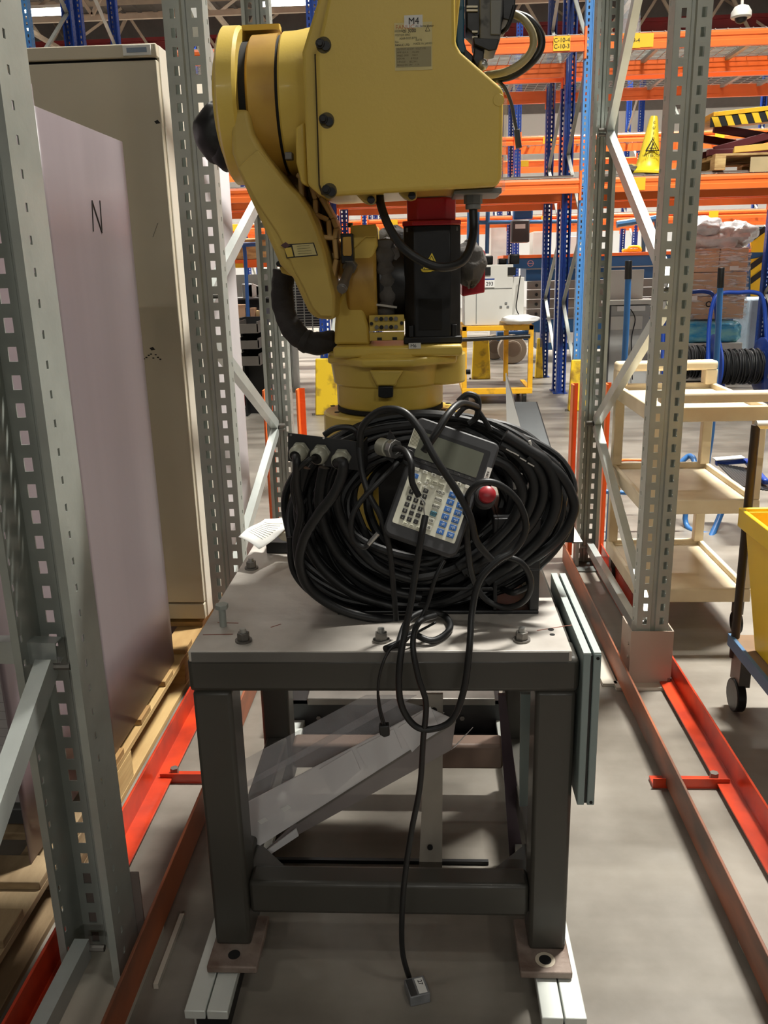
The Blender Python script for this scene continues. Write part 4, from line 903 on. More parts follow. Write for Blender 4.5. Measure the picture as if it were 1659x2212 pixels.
t = cable('hanging_cable', 'long black cable hanging over the table edge down to the floor plug', [at(940, 1330, 1.50), at(905, 1345, 1.45), at(892, 1390, 1.415), at(903, 1460, 1.40), at(920, 1520, 1.40), at(914, 1600, 1.40), at(907, 1700, 1.40), at(888, 1800, 1.40), at(874, 1900, 1.40), at(868, 1990, 1.40), at(870, 2060, 1.41), at(884, 2112, 1.43)], .0056, k=10)
c2_ = gz(901, 2140, .012)
MBt = Matrix.Translation(c2_) @ Matrix.Rotation(math.radians(17), 4, 'Z')
t = thing('floor_plug', 'small grey rectangular connector lying on the floor at the cable\'s end', 'plug', c2_-Vector((0, 0, .012)))
MB(MBt).box(-.021, .021, -.024, .024, -.012, .012).obj('shell', mat('plug_smoky', (130, 132, 134), .3, 0, .3, 30), t, bev=.002)
MB(MBt).box(-.001, .016, -.020, .018, .012, .0126).obj('label', PAP, t, smooth=False)
text('27', .013, MBt @ Matrix.Translation((.008, .006, .0128)) @ Matrix.Rotation(-1.57, 4, 'Z'), INK, t)
MB(MBt).box(-.019, -.005, -.022, .02, .012, .0125).obj('ribbed_grip', GRYD, t, smooth=False)
t = cable('twin_lead', 'thin black twin lead with a small plug hanging over the table\'s front edge', [at(940, 1345, 1.50), at(890, 1372, 1.45), at(850, 1395, 1.425), at(828, 1430, 1.405), at(817, 1480, 1.405), at(819, 1530, 1.405), at(829, 1570, 1.405)], .0026)
MB().tube(catmull([at(817, 1500, 1.404), at(824, 1540, 1.402), at(834, 1572, 1.404)], 6), .0022, 8).obj('second_strand', RUB, t)
MB().pxp([(818, 1570), (840, 1568), (842, 1590), (830, 1594), (820, 1588)], 1.398, 1.414).obj('plug', BLK, t, bev=.002)
cable('looped_cable', 'black cable ring lying on the front of the table top', [gz(860, 1395, TZ+.008), gz(878, 1345, TZ+.02), gz(915, 1322, TZ+.02), gz(960, 1330, TZ+.01), gz(972, 1358, TZ+.008), gz(935, 1384, TZ+.008), gz(890, 1370, TZ+.018), gz(870, 1385, TZ+.008), gz(832, 1402, TZ+.008)], .0062)
cable('looped_cable', 'black cable loop hanging in front of the stand, right of the coil', [at(1040, 1240, 1.50), at(1080, 1205, 1.49), at(1125, 1215, 1.49), at(1147, 1255, 1.50), at(1135, 1295, 1.51), at(1095, 1312, 1.53), at(1050, 1295, 1.54), at(1022, 1250, 1.53), at(1010, 1180, 1.50), at(1008, 1110, 1.48)], .0058)
cable('looped_cable', 'pale grey-black cable bight showing between the stand\'s posts', [at(1085, 1272, 1.62), at(1110, 1280, 1.58), at(1140, 1268, 1.60)], .006)
cable('hook_cable', 'black cable with bare metal end hooked left of the pendant', [at(860, 1000, 1.52), at(820, 1040, 1.49), at(780, 1082, 1.48), at(760, 1120, 1.475), at(762, 1162, 1.475), at(785, 1182, 1.475), at(803, 1168, 1.475)], .0052)
tag(MB().cyl(at(796, 1176, 1.474), at(817, 1152, 1.474), .0046, n=10).obj('cable_ferrule', STEEL), 'shiny metal ferrule on the hooked cable\'s end', 'ferrule')
cable('draped_cable', 'black cable draping straight down left of the pendant', [at(776, 960, 1.525), at(782, 1020, 1.50), at(798, 1070, 1.485), at(824, 1120, 1.48), at(842, 1190, 1.48), at(850, 1270, 1.49), at(856, 1340, 1.49)], .0055)
cable('draped_cable', 'thin black cable draping down the middle of the coil below the pendant', [at(960, 1210, 1.50), at(940, 1250, 1.49), at(925, 1300, 1.49), at(905, 1345, 1.48)], .0042)

# paper note and foam piece behind the plate's left end
t = thing('paper_note', 'crumpled white printed sheet lying at the left back of the table', 'paper', at(580, 1150, 1.93))
PN = [at(515, 1160, 1.93), at(572, 1118, 2.03), at(640, 1116, 2.05), at(640, 1130, 2.0), at(560, 1186, 1.90)]
def pf(u, v):
    a = at(515, 1160, 1.90).lerp(at(572, 1118, 2.03), v); b_ = at(560, 1187, 1.86).lerp(at(642, 1122, 2.0), v)
    q = a.lerp(b_, u); q.z += .004*math.sin(v*5+u*3); return q
MB().grid(pf, 10, 10).obj('sheet', PAP, t, solid=.0006)
for k in range(9):
    v = .25+k*.07
    MB().tube([pf(.15+.1*j, v)+Vector((0, -.001, .0012)) for j in range(7)], .0005, 4).obj('print_line', INKG, t)
tag(MB().ext([at(600, 1160, 1.95), at(612, 1150, 1.95), at(648, 1145, 1.95), at(648, 1172, 1.95), at(625, 1172, 1.95), at(608, 1168, 1.95)], (0, .03, 0)).obj('foam_offcut', mat('foam_cream', (222, 214, 192), .7), bev=.003), 'cream curled paper roll under the printed sheet', 'paper roll')
tag(MB().box(-.40, -.27, 1.99, 2.09, TZ, TZ+.028).obj('black_block', BLKM, bev=.002), 'low black block under the paper note on the table', 'block')

# ------------------------------------------------------------------ left bay: pallets, cabinet, sheets
def pallet(label, x0, x1, y0, y1, mt, z=0):
    t = thing('wooden_pallet', label, 'pallet', ((x0+x1)/2, (y0+y1)/2, z), 'wooden pallets')
    n = 7; L_ = (y1-y0)
    for k in range(n):
        y = y0+k*(L_-.09)/(n-1); MB().box(x0, x1, y, y+.09, z+.12, z+.14).obj('deck_board', mt, t, bev=.002)
    for x in (x0, (x0+x1)/2-.05, x1-.1):
        MB().box(x, x+.1, y0, y1, z, z+.018).obj('bottom_board', mt, t, bev=.002)
        MB().box(x, x+.1, y0, y1, z+.102, z+.12).obj('stringer_board', mt, t, bev=.002)
        for y in (y0, (y0+y1)/2-.07, y1-.14): MB().box(x, x+.1, y, y+.14, z+.018, z+.102).obj('block', mt, t, bev=.003)
    return t
pallet('pale wooden pallet under the beige cabinet and lilac sheets', -1.9, -.86, 2.0, 3.55, WOOD)
pallet('worn wooden pallet at the lower left, nearest the viewer', -1.8, -.86, .70, 1.80, WOODD)
CB2 = thing('steel_cabinet', 'tall beige steel cabinet on a pallet in the left rack bay', 'cabinet', (-1.4, 3.3, .14))
MB().box(-1.75, -.84, 2.99, 3.6, .155, 2.115).obj('body', CABS, CB2, bev=.003)
MB().box(-1.75, -.845, 2.965, 2.99, .222, 2.068).obj('door', CAB, CB2, bev=.003)
MB().box(-1.75, -.842, 2.960, 2.99, 2.076, 2.115).obj('top_fascia', CAB, CB2, bev=.003)
MB().box(-1.75, -.845, 2.965, 2.99, .155, .215).obj('plinth', CAB, CB2, bev=.003)
MB().box(-1.74, -.85, 2.975, 2.992, 2.066, 2.078).obj('door_gap', DRK, CB2, smooth=False)
q = at(296, 111, 2.958); q.z = 2.0955
MB().box(q.x-.045, q.x+.045, 2.955, 2.960, q.z-.015, q.z+.015).obj('name_plate', PAP, CB2, bev=.001)
MB().box(q.x-.032, q.x+.032, 2.9535, 2.955, q.z-.007, q.z+.007).obj('plate_inset', mat('plate_bluegrey', (132, 146, 166), .4), CB2, smooth=False)
for px, py in ((333, 262), (323, 752)): 
    q = at(px, py, 2.9645); MB().ext([q, q+Vector((.012, 0, .004)), q+Vector((.02, 0, -.006)), q+Vector((.006, 0, -.008))], (0, .0004, 0)).obj('scuff', INK, CB2, smooth=False)
MB().bar(at(330, 512, 2.9645), at(341, 482, 2.9645), .002, .0005).obj('scratch', INK, CB2, smooth=False)
for k in range(9): q = at(306+k*5, 772+rn.uniform(-8, 10), 2.9645); MB().box(q.x-.003, q.x+.004, q.y-.0003, q.y, q.z-.002, q.z+.002).obj('scuff', INK, CB2, smooth=False)

def ysheet(name, label, x, y0, y1, z0, z1a, z1b, mt, cat='panel', wav=0):
    def fn(u, v):
        y = y0+(y1-y0)*u; zt_ = z1a+(z1b-z1a)*u
        return (x+wav*math.sin(u*9)*(.6+.4*v), y, z0+(zt_-z0)*v)
    o = MB().grid(fn, 24, 6).obj(name, mt, solid=.004)
    return tag(o, label, cat, 'sheets standing in the left rack')
# levels: bottom rests on the pallet (z .14)
s1 = ysheet('plastic_sheet', 'lilac-grey sheet marked N standing on edge left of the robot', -.872, 2.04, 2.63, .142, 1.785, 1.785, PURP, wav=.0)
s2 = ysheet('plastic_sheet', 'lilac-grey sheet half hidden behind the nearest left post', -.905, 1.60, 2.13, .142, 1.845, 1.845, mat('lilac_sheet_pale', (136, 123, 128), 0.4, 0, 0.15, 1.4, stretch=(1, 3.5, .15)), wav=.0)
s3 = ysheet('plastic_sheet', 'pale milky sheet standing behind the left rack frame\'s middle post', -.83, 3.30, 3.84, .142, 1.86, 1.86, SHW, wav=.004)
# the handwritten N
q = [ax(202, 500, -.8688), ax(199, 433, -.8688), ax(221, 503, -.8688), ax(216, 433, -.8688)]
for a, b_ in ((0, 1), (1, 2), (2, 3)): MB().bar(q[a], q[b_], .0035, .0015, up=(1, 0, 0)).obj('pen_mark', INK, s1, smooth=False)
# corrugated white boards in a dark frame, lower left
FB = thing('framed_board', 'pale ribbed board in a dark frame behind the nearest left rack post', 'panel', (-1.2, 1.78, .14))
for k in range(34):
    z = .19+k*.0225
    if z < .93: MB().box(-1.6, -.945, 1.760, 1.768, z, z+.0215).obj('rib_strip', CFOAM, FB, smooth=False)
MB().box(-.945, -.89, 1.74, 1.79, .142, 1.36).obj('frame_post', GRYD, FB, bev=.003)
MB().box(-1.6, -.89, 1.74, 1.79, .142, .185).obj('frame_rail', GRYD, FB, bev=.003)
MB().box(-1.6, -.945, 1.74, 1.79, .93, .98).obj('frame_rail', GRYD, FB, bev=.003)
MB().box(-1.6, -.945, 1.757, 1.768, 1.0, 1.8).obj('back_board', GALVD, FB, smooth=False)
# cardboard print block under the pallet edge
t = tag(MB().box(-.86, -.78, 2.95, 3.3, 0, .10).obj('timber_block', CARD, bev=.003), 'brown stencilled timber block beside the pallet, behind the table corner', 'timber')
for k, s_ in enumerate(('HT', 'DV')): text(s_, .035, XZ((-.83, 2.948, .07-k*.04)), INK, t)

# ------------------------------------------------------------------ right side: cream trolley
TC = thing('service_trolley', 'cream plastic three-shelf trolley behind the right rack frame', 'trolley', (1.0, 3.44, 0))
cx0, cx1, cy0, cy1 = .81, 1.235, 3.13, 3.76
for i, z in enumerate((.20, .555, .905)):
    MB().box(cx0, cx1, cy0, cy1, z-.06, z-.045).obj('shelf_base', CREAM, TC, bev=.003) if False else None
    nm = MB().box(cx0+.01, cx1-.01, cy0+.01, cy1-.01, z-.03, z-.018).obj('shelf', CREAM, TC, bev=.003)
    MB().box(cx0, cx1, cy0, cy0+.02, z-.055, z).obj('shelf_lip', CREAM, TC, bev=.004)
    MB().box(cx0, cx1, cy1-.02, cy1, z-.055, z+.004).obj('shelf_lip', CREAM, TC, bev=.004)
    MB().box(cx0, cx0+.02, cy0+.02, cy1-.02, z-.055, z+.004).obj('shelf_lip', CREAM, TC, bev=.004)
    MB().box(cx1-.02, cx1, cy0+.02, cy1-.02, z-.055, z+.004).obj('shelf_lip', CREAM, TC, bev=.004)
for x in (cx0, cx1-.045):
    for y in (cy0, cy1-.045):
        for z0, z1 in ((.20, .50), (.555, .85)): MB().box(x+.002, x+.043, y+.002, y+.043, z0, z1).obj('corner_post', CREAM, TC, bev=.004)
h = MB().box(cx0, cx1, cy1-.05, cy1+.02, .965, 1.005).obj('handle_bar', CREAM, TC, bev=.012, seg=3)
for x in (cx0, cx1-.05): MB().box(x, x+.05, cy1-.05, cy1+.02, .905, .97).obj('handle_post', CREAM, TC, bev=.006)
MB().box(cx0+.02, cx1+.30, cy0-.05, cy0, .925, .965).obj('front_rail', CREAM, TC, bev=.012, seg=3)
for x, y in ((cx0+.03, cy0+.04), (cx1-.03, cy0+.04), (cx0+.03, cy1-.04), (cx1-.03, cy1-.04)):
    w_ = MB().cyl((x-.012, y, .045), (x+.012, y, .045), .045, n=20).obj('castor', BLK, TC, bev=.003)
    MB().box(x-.016, x+.016, y-.02, y+.02, .085, .146).obj('castor_fork', STLD, w_)
# yellow bin trolley at the right edge
YB_ = thing('bin_trolley', 'wooden platform trolley with dark post under the yellow bin, right edge', 'trolley', (1.3, 2.2, 0))
bx = .985
MB().box(bx, 1.75, 1.75, 2.62, .215, .24).obj('platform', mat('platform_wood', (140, 112, 84), .6, 0, .25, 7), YB_, bev=.003)
MB().box(bx-.012, bx, 1.75, 2.62, .205, .245).obj('edge_strip', mat('edge_blue', (84, 120, 156), .45), YB_, bev=.001)
MB().cyl((bx+.005, 2.60, .17), (bx+.005, 2.60, .935), .0135, n=12).obj('post', mat('post_dark', (48, 36, 28), .5), YB_)
MB().cyl((bx+.005, 2.60, .935), (bx+.6, 2.60, .935), .0135, n=12).obj('top_rail', WHT, YB_)
MB().cyl((bx-.008, 2.55, .06), (bx+.022, 2.55, .06), .055, n=20).obj('castor', BLK, YB_, bev=.004)
MB().cyl((bx+.012, 1.85, .06), (bx+.042, 1.85, .06), .055, n=20).obj('castor', BLK, YB_, bev=.004)
MB().box(bx-.0, bx+.035, 2.52, 2.60, .10, .215).obj('castor_fork', STLD, YB_)
YBn = thing('plastic_bin', 'yellow plastic storage bin on the wooden trolley at the right edge', 'bin', (1.3, 2.3, .195))
b0 = Vector((1.02, 2.20, .197))
def frus(x0, x1, y0, y1, z0, X0, X1, Y0_, Y1_, z1): return [(x0, y0, z0), (x1, y0, z0), (x1, y1, z0), (x0, y1, z0), (X0, Y0_, z1), (X1, Y0_, z1), (X1, Y1_, z1), (X0, Y1_, z1)]
vs = frus(1.015, 1.62, 2.05, 2.50, .242, .965, 1.66, 1.98, 2.56, .675); vi = frus(1.023, 1.612, 2.058, 2.492, .25, .973, 1.652, 1.988, 2.552, .675)
mbx = MB(); mbx.add(vs+vi, [(3, 2, 1, 0), (0, 1, 5, 4), (1, 2, 6, 5), (2, 3, 7, 6), (3, 0, 4, 7), (8, 9, 10, 11), (12, 13, 9, 8), (13, 14, 10, 9), (14, 15, 11, 10), (15, 12, 8, 11), (4, 5, 13, 12), (5, 6, 14, 13), (6, 7, 15, 14), (7, 4, 12, 15)])
mbx.obj('tub', YBIN, YBn, bev=.003)
for a in ((.952, .965, 1.97, 2.57), (1.66, 1.673, 1.97, 2.57)): MB().box(a[0], a[1], a[2], a[3], .625, .685).obj('rim', YBIN, YBn, bev=.004)
for a in ((1.967, 1.98), (2.56, 2.573)): MB().box(.952, 1.673, a[0], a[1], .625, .685).obj('rim', YBIN, YBn, bev=.004)

# blue poles and frame behind the cream trolley
BT = thing('blue_hand_truck', 'blue tubular hand truck with two black-gripped poles behind the cream trolley', 'hand truck', (1.2, 4.6, 0))
def bt(pts, r, mt=None, nm='tube'): return MB().tube(catmull(pts, 5), r, 10).obj(nm, mt or mat('trolley_blue', (46, 104, 164), .4), BT)
bt([at(1357, 600, 4.35), at(1352, 720, 4.35), at(1343, 850, 4.35), at(1326, 980, 4.35), at(1313, 1175, 4.35)], .015, nm='pole')
MB().cyl(at(1358, 563, 4.35), at(1357, 603, 4.35), .0175, n=12).obj('grip', BLK, BT, bev=.002)
bt([at(1556, 620, 4.6), at(1550, 740, 4.6), at(1542, 860, 4.6), at(1534, 960, 4.6), at(1500, 1160, 4.6)], .015, nm='pole')
MB().cyl(at(1558, 578, 4.6), at(1556, 622, 4.6), .0175, n=12).obj('grip', BLK, BT, bev=.002)
bt([at(1308, 1062, 4.5), at(1400, 1066, 4.5), at(1490, 1064, 4.5)], .013, nm='cross_tube')
bt([at(1470, 1000, 4.7), at(1490, 985, 4.7), at(1500, 1010, 4.6), at(1480, 1120, 4.6), at(1505, 1150, 4.5), at(1560, 1155, 4.5)], .015, nm='side_tube')
bt([at(1565, 1090, 4.6), at(1545, 1140, 4.5), at(1530, 1172, 4.4)], .017, nm='side_tube')
t = thing('ribbed_step', 'blue-framed ribbed black step pad seen behind the cream trolley', 'step', gz(1590, 1030, .12))
for k in range(13):
    MB().bar(at(1552+k*6.5, 1002+k*1.0, 4.6), at(1600+k*7, 1050+k*1.2, 4.25), .012, .006).obj('rib', BLK, t, smooth=False)
MB().bar(at(1545, 1000, 4.62), at(1612, 995, 4.62), .03).obj('frame_tube', BLUB, t, bev=.008)
MB().bar(at(1612, 995, 4.62), at(1655, 1042, 4.3), .03).obj('frame_tube', BLUB, t, bev=.008)
MB().bar(at(1543, 992, 4.62), at(1605, 987, 4.62), .06, .006).obj('white_pad', PAP, t)
cable('red_strap', 'orange-red strap hose beyond the right rack frame', [at(1318, 1003, 4.7), at(1345, 994, 4.8), at(1400, 994, 4.8)], .008, ORG, cat='hose')

# ------------------------------------------------------------------ background pallet racking
XS = (-6.3, -3.65, -1.0, 1.50, 4.2, 6.9)
ROWS = ((8.6, 9.75, 'nearest blue rack row'), (9.95, 11.2, 'second blue rack row'), (14.9, 16.1, 'third blue rack row'), (18.2, 19.4, 'rearmost blue rack row'))
xw = {-6.3: 'outer left', -3.65: 'left', -1.0: 'centre-left', 1.50: 'centre-right', 4.2: 'right', 6.9: 'outer right'}
def blue_frame(x, y0, y1, lb, light):
    t = thing('rack_frame', lb, 'rack frame', (x, (y0+y1)/2, 0), 'blue pallet rack frames')
    for y, fl_ in ((y0, False), (y1, True)):
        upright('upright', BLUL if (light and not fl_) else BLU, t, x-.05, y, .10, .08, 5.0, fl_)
        MB().box(x-.08, x+.08, y-.06, y+.06, 0, .01).obj('foot_plate', BLU, t, smooth=False)
    z = .25; up = True
    while z < 4.6:
        a, b_ = (y0+.05, y1-.05) if up else (y1-.05, y0+.05)
        MB().bar((x, a, z), (x, b_, z+.75), .035, .02).obj('brace', GALV, t, smooth=False); z += .75; up = not up
    return t
def hasx(x, y): # what the frame could show
    return True
bays = list(zip(XS[:-1], XS[1:]))
BEAM = {}
def beam(x0, x1, y, z, face, lb):
    key = round(x1-x0, 3)
    if key not in BEAM:
        L_ = x1-x0-.10
        b = MB().ext([(0, 0, -.065), (0, .045, -.065), (0, .045, .065), (0, .012, .065), (0, 0, .045), (0, 0, .02), (0, .008, .012), (0, .008, -.012), (0, 0, -.02), (0, 0, -.05)], (L_, 0, 0))
        me_o = b.obj('beam_profile', ORG, smooth=False); conn = MB().box(-.012, .006, -.014, .05, -.13, .13).box(L_-.006, L_+.012, -.014, .05, -.13, .13).obj('end_plate', ORG, smooth=False)
        tg = MB().box(.35, .50, -.004, 0, -.055, .055).obj('bay_tag', TAGY, smooth=False)
        BEAM[key] = (me_o.data, conn.data, tg.data)
        for o in (me_o, conn, tg): bpy.data.objects.remove(o)
    me1, me2, me3 = BEAM[key]
    t = bpy.data.objects.new('rack_beam', None); COL.objects.link(t); t.location = (x0+.05, y, z)
    if face < 0: t.location = (x1-.05, y, z); t.rotation_euler = (0, 0, math.pi)
    tag(t, lb, 'rack beam', 'orange rack beams')
    for nm, me in (('beam_profile', me1), ('end_plate', me2)) + ((('bay_tag', me3),) if face > 0 else ()):
        o = bpy.data.objects.new(nm, me); COL.objects.link(o); o.parent = t
    return t
for ri, (y0, y1, rn_) in enumerate(ROWS):
    for x in XS:
        if ri == 0 and abs(x) > 6.5: continue
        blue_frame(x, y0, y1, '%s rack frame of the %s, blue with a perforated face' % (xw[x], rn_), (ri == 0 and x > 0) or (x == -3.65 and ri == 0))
    for (xa, xb) in bays:
        for lv, z in (('upper', 3.305), ('middle', 2.105)):
            if ri == 0 and abs((xa+xb)/2) > 6: continue
            if lv == 'middle' and ri == 0 and xa < -4: continue
            bn = '%s to %s frames' % (xw[xa], xw[xb])
            beam(xa, xb, y0-.005, z, 1, 'front orange beam, %s level, %s, between %s' % (lv, rn_, bn))
            beam(xa, xb, y1+.005, z, -1, 'rear orange beam, %s level, %s, between %s' % (lv, rn_, bn))
            if ri < 3:
                t = thing('wire_deck', 'wire mesh deck, %s level, %s, between %s' % (lv, rn_, bn), 'rack deck', ((xa+xb)/2, (y0+y1)/2, z+.066), 'wire mesh decks')
                wm = MB(); zz = z+.07; k = xa+.1
                while k < xb-.05:
                    wm.box(k-.0035, k+.0035, y0, y1, zz, zz+.007); k += .11
                k = y0+.05
                while k < y1: wm.box(xa+.06, xb-.06, k-.0035, k+.0035, zz+.006, zz+.012); k += .055 if ri == 0 else .10
                wm.obj('wire_mesh', GALVL, t, smooth=False, kind='stuff')
                k = xa+.3
                while k < xb-.1:
                    MB().box(k-.02, k+.02, y0+.03, y1-.03, zz-.035, zz-.001).obj('deck_support', GALV, t, smooth=False); k += .42
# dark boards on part of the middle level (seen from below)
for i, (xa, xb) in enumerate(((-.9, 1.4), (1.65, 4.1))):
    tag(MB().box(xa, xb, 8.68, 9.70, 2.188, 2.205).obj('shelf_board', mat('board_dark', (110, 98, 88), .7), smooth=False), 'dark board laid on the nearest rack row\'s middle level, %s bay' % ('centre', 'right')[i], 'board')
# tag texts on nearest upper beam
for x, s_ in ((1.24, 'C-10-4\nC-10-3'), (1.86, 'C-09-4')):
    q = (x, 8.588, 3.30); o = tag(MB().box(x-.075, x+.075, 8.588, 8.5915, 3.245, 3.365).obj('bay_label', TAGY, smooth=False), 'yellow bay label on the nearest upper orange beam, %s of the light blue post' % ('left' if x < 1.5 else 'right'), 'label')
    text(s_, .05, XZ((x, 8.586, 3.305)), INK, o)

# yellow post guards
def guard(label, x, y, w=.16, h=.50):
    t = thing('post_guard', label, 'post guard', (x, y, 0), 'yellow rack post guards')
    MB().add([(x-w/2-.02, y-.12, 0), (x+w/2+.02, y-.12, 0), (x+w/2+.02, y-.02, 0), (x-w/2-.02, y-.02, 0), (x-w/2, y-.07, h), (x+w/2, y-.07, h), (x+w/2, y-.03, h), (x-w/2, y-.03, h)], [(3, 2, 1, 0), (4, 5, 6, 7), (0, 1, 5, 4), (1, 2, 6, 5), (2, 3, 7, 6), (3, 0, 4, 7)]).obj('shell', YGRD, t, bev=.012)
    MB().cyl((x-w/2-.04, y-.1, 0), (x-w/2-.04, y-.1, .02), .014, n=8).obj('floor_bolt', STLD, t)
    return t
guard('scratched yellow post guard at the foot of the centre-right light blue post', 1.50, 8.60)
guard('yellow post guard at the foot of the centre-left rack post, left of the robot base', -1.0, 8.60, .20, .56)
guard('yellow post guard far behind the yellow trolley', .70, 11.2, .2, .5)
guard('narrow yellow guard at the second row\'s centre-right post', 1.44, 11.2, .06, .5)

# ------------------------------------------------------------------ yellow platform trolley with machine
YC = thing('platform_trolley', 'yellow steel trolley with grey deck under the white machine', 'trolley', (.85, 9.3, 0))
ya, yb = 9.0, 9.75
xa, xb = at(998, 845, ya).x, at(1150, 845, ya).x
zt_ = at(1070, 706, ya).z; zd = at(1070, 845, ya).z
def yc(mb, nm, mt=YPNT, bev=.004): return mb.obj(nm, mt, YC, bev=bev)
for x in (xa, xb-.05):
    yc(MB().box(x, x+.05, ya, ya+.05, zd, zt_), 'post'); 
yc(MB().box(xb-.24, xb-.19, yb-.05, yb, zd, zt_), 'post')
yc(MB().box(xa, xa+.05, yb-.05, yb, zd, zt_), 'post')
yc(MB().box(xa, xb, ya, ya+.05, zt_-.04, zt_+.01), 'top_rail'); yc(MB().box(xa, xb, yb-.05, yb, zt_-.04, zt_+.01), 'top_rail')
yc(MB().box(xa, xa+.05, ya, yb, zt_-.04, zt_+.01), 'top_rail'); yc(MB().box(xb-.05, xb, ya, yb, zt_-.04, zt_+.01), 'top_rail')
yc(MB().box(xa, xb, ya-.01, ya+.05, zd-.03, zd+.03), 'base_rail'); yc(MB().box(xa, xa+.05, ya, yb+.1, zd-.03, zd+.02), 'base_rail'); yc(MB().box(xb-.05, xb, ya, yb, zd-.03, zd+.02), 'base_rail')
yc(MB().box(xa+.05, xb-.05, ya+.05, yb, zd-.01, zd+.01), 'deck', mat('deck_grey', (104, 94, 84), .7))
yc(MB().cyl((xa, ya-.03, zt_-.12), (xb-.04, ya-.03, zt_-.10), .022, n=12), 'handle_tube', BLK, 0)
for x, y in ((xa+.05, ya+.06), (xb-.08, ya+.06), (xa+.08, yb-.08), (xb-.08, yb-.08)):
    yc(MB().cyl((x-.02, y, .07), (x+.02, y, .07), .07, n=20), 'castor', BLK); yc(MB().box(x-.03, x+.03, y-.03, y+.03, .12, zd-.03), 'castor_fork', STLD)
MC = thing('white_machine', 'white steel machine cabinet standing on the yellow trolley', 'machine', (.8, 9.2, zt_+.01))
mxa, mxb = at(1003, 690, 9.05).x, at(1128, 690, 9.05).x; mz0, mz1 = zt_+.012, at(1060, 572, 9.05).z
MB().box(mxa, mxb-.10, 9.05, 9.6, mz0, mz1).obj('body', WHT, MC, bev=.006)
MB().box(mxb-.10, mxb+.02, 9.10, 9.6, mz0, at(1060, 600, 9.05).z).obj('side_body', WHT, MC, bev=.006)
for px in (1052, 1106):
    q0, q1 = at(px-9, 595, 9.045), at(px+8, 577, 9.045); MB().box(q0.x, q1.x, 9.04, 9.06, q0.z, q1.z).obj('window_opening', DRK, MC, smooth=False)
MB().box(mxa+.12, mxa+.125, 9.044, 9.052, mz0+.02, mz1-.25).obj('door_seam', GREY, MC, smooth=False)
MB().box(mxa, mxb-.11, 9.045, 9.052, mz1-.235, mz1-.230).obj('door_seam', GREY, MC, smooth=False)
for dx_, w_, h_ in ((0, .12, .07), (.16, .14, .09), (.36, .08, .06), (.47, .1, .10)): MB().box(mxa+dx_, mxa+dx_+w_, 9.2, 9.4, mz1, mz1+h_).obj('top_unit', BLK, MC, bev=.012)
q = at(1062, 611, 9.04); MB().box(q.x-.075, q.x+.03, 9.038, 9.044, q.z-.045, q.z+.03).obj('label', PAP, MC, smooth=False); text('293', .05, XZ((q.x-.02, 9.036, q.z-.01)), INK, MC)
q = at(1062, 603.5, 9.037); MB().box(q.x-.075, q.x+.03, 9.036, 9.04, q.z-.004, q.z+.008).obj('label_band', BLUB, MC, smooth=False)
MB().tube(catmull([at(1124, 595, 9.03), at(1118, 640, 9.02), at(1115, 665, 9.02), at(1122, 682, 9.02)], 5), .006, 6).obj('lead', BLK, MC)
for px, py in ((1082, 663), (1093, 655), (1097, 663)): q = at(px, py, 9.046); MB().box(q.x-.012, q.x+.012, 9.043, 9.047, q.z-.01, q.z+.01).obj('mark', GREY, MC, smooth=False)
tag(MB().grid(bag(at(1123, 690, 9.03), .20, .12, .05, 21, .05), 28, 14).obj('plastic_bag', WHTB), 'white plastic bag draped on the yellow trolley\'s top right corner', 'bag')
tag(MB().box(at(1030, 900, 9.0).x-.3, at(1120, 880, 9.0).x, 8.25, 8.75, 0, .06).obj('floor_mat', mat('mat_dark', (70, 66, 62), .8)), 'dark flat box on the floor in front of the yellow trolley', 'mat') if False else None

# ------------------------------------------------------------------ blue scissor lift
SL = thing('scissor_lift', 'large blue scissor lift platform with folded grey arms, behind the racks', 'scissor lift', (2.4, 13.2, 0))
def sl(mb, nm, mt=BLUM, bev=.006): return mb.obj(nm, mt, SL, bev=bev)
lx0, lx1, ly0, ly1 = at(1138, 600, 12.9).x, 4.6, 12.9, 13.9
def zz(py): return at(1200, py, 12.9).z
sl(MB().box(at(1086, 600, 12.9).x, lx1, ly0, ly1, zz(578), zz(556)), 'platform_beam')
sl(MB().box(at(1086, 600, 12.9).x, lx1, ly0-.03, ly1, zz(556), zz(549)), 'deck_edge', ORG, .002)
sl(MB().box(lx0, lx1, ly0+.1, ly1-.1, zz(606), zz(578)), 'platform_lower')
sl(MB().box(lx0, lx1, ly0+.02, ly0+.05, zz(581), zz(578.5)), 'edge_trim', STEEL, 0)
zb_ = [zz(p) for p in (606, 625, 646, 667, 688)]
for k in range(4):
    o = sl(MB().box(lx0+.02, lx1-.1, ly0+.05, ly0+.15, zb_[k+1]+.006, zb_[k]-.006), 'scissor_arm', mat('arm_grey', (122, 120, 114), .6), .004)
    for j in range(4):
        x = lx0+.15+j*.75; MB().cyl((x, ly0+.05, (zb_[k]+zb_[k+1])/2), (x, ly0+.035, (zb_[k]+zb_[k+1])/2), .022, n=12).obj('pivot', BLK, o)
sl(MB().box(at(1133, 700, 12.9).x, lx1, ly0, ly1, zz(716), zz(690)), 'chassis_upper')
sl(MB().box(at(1163, 700, 12.9).x, lx1, ly0+.02, ly1, zz(756), zz(716)), 'chassis')
for px in (1175, 1235): q = at(px, 727, 12.9); sl(MB().box(q.x-.12, q.x+.12, ly0+.005, ly0+.02, q.z-.09, q.z+.06), 'notice', PAP, 0)
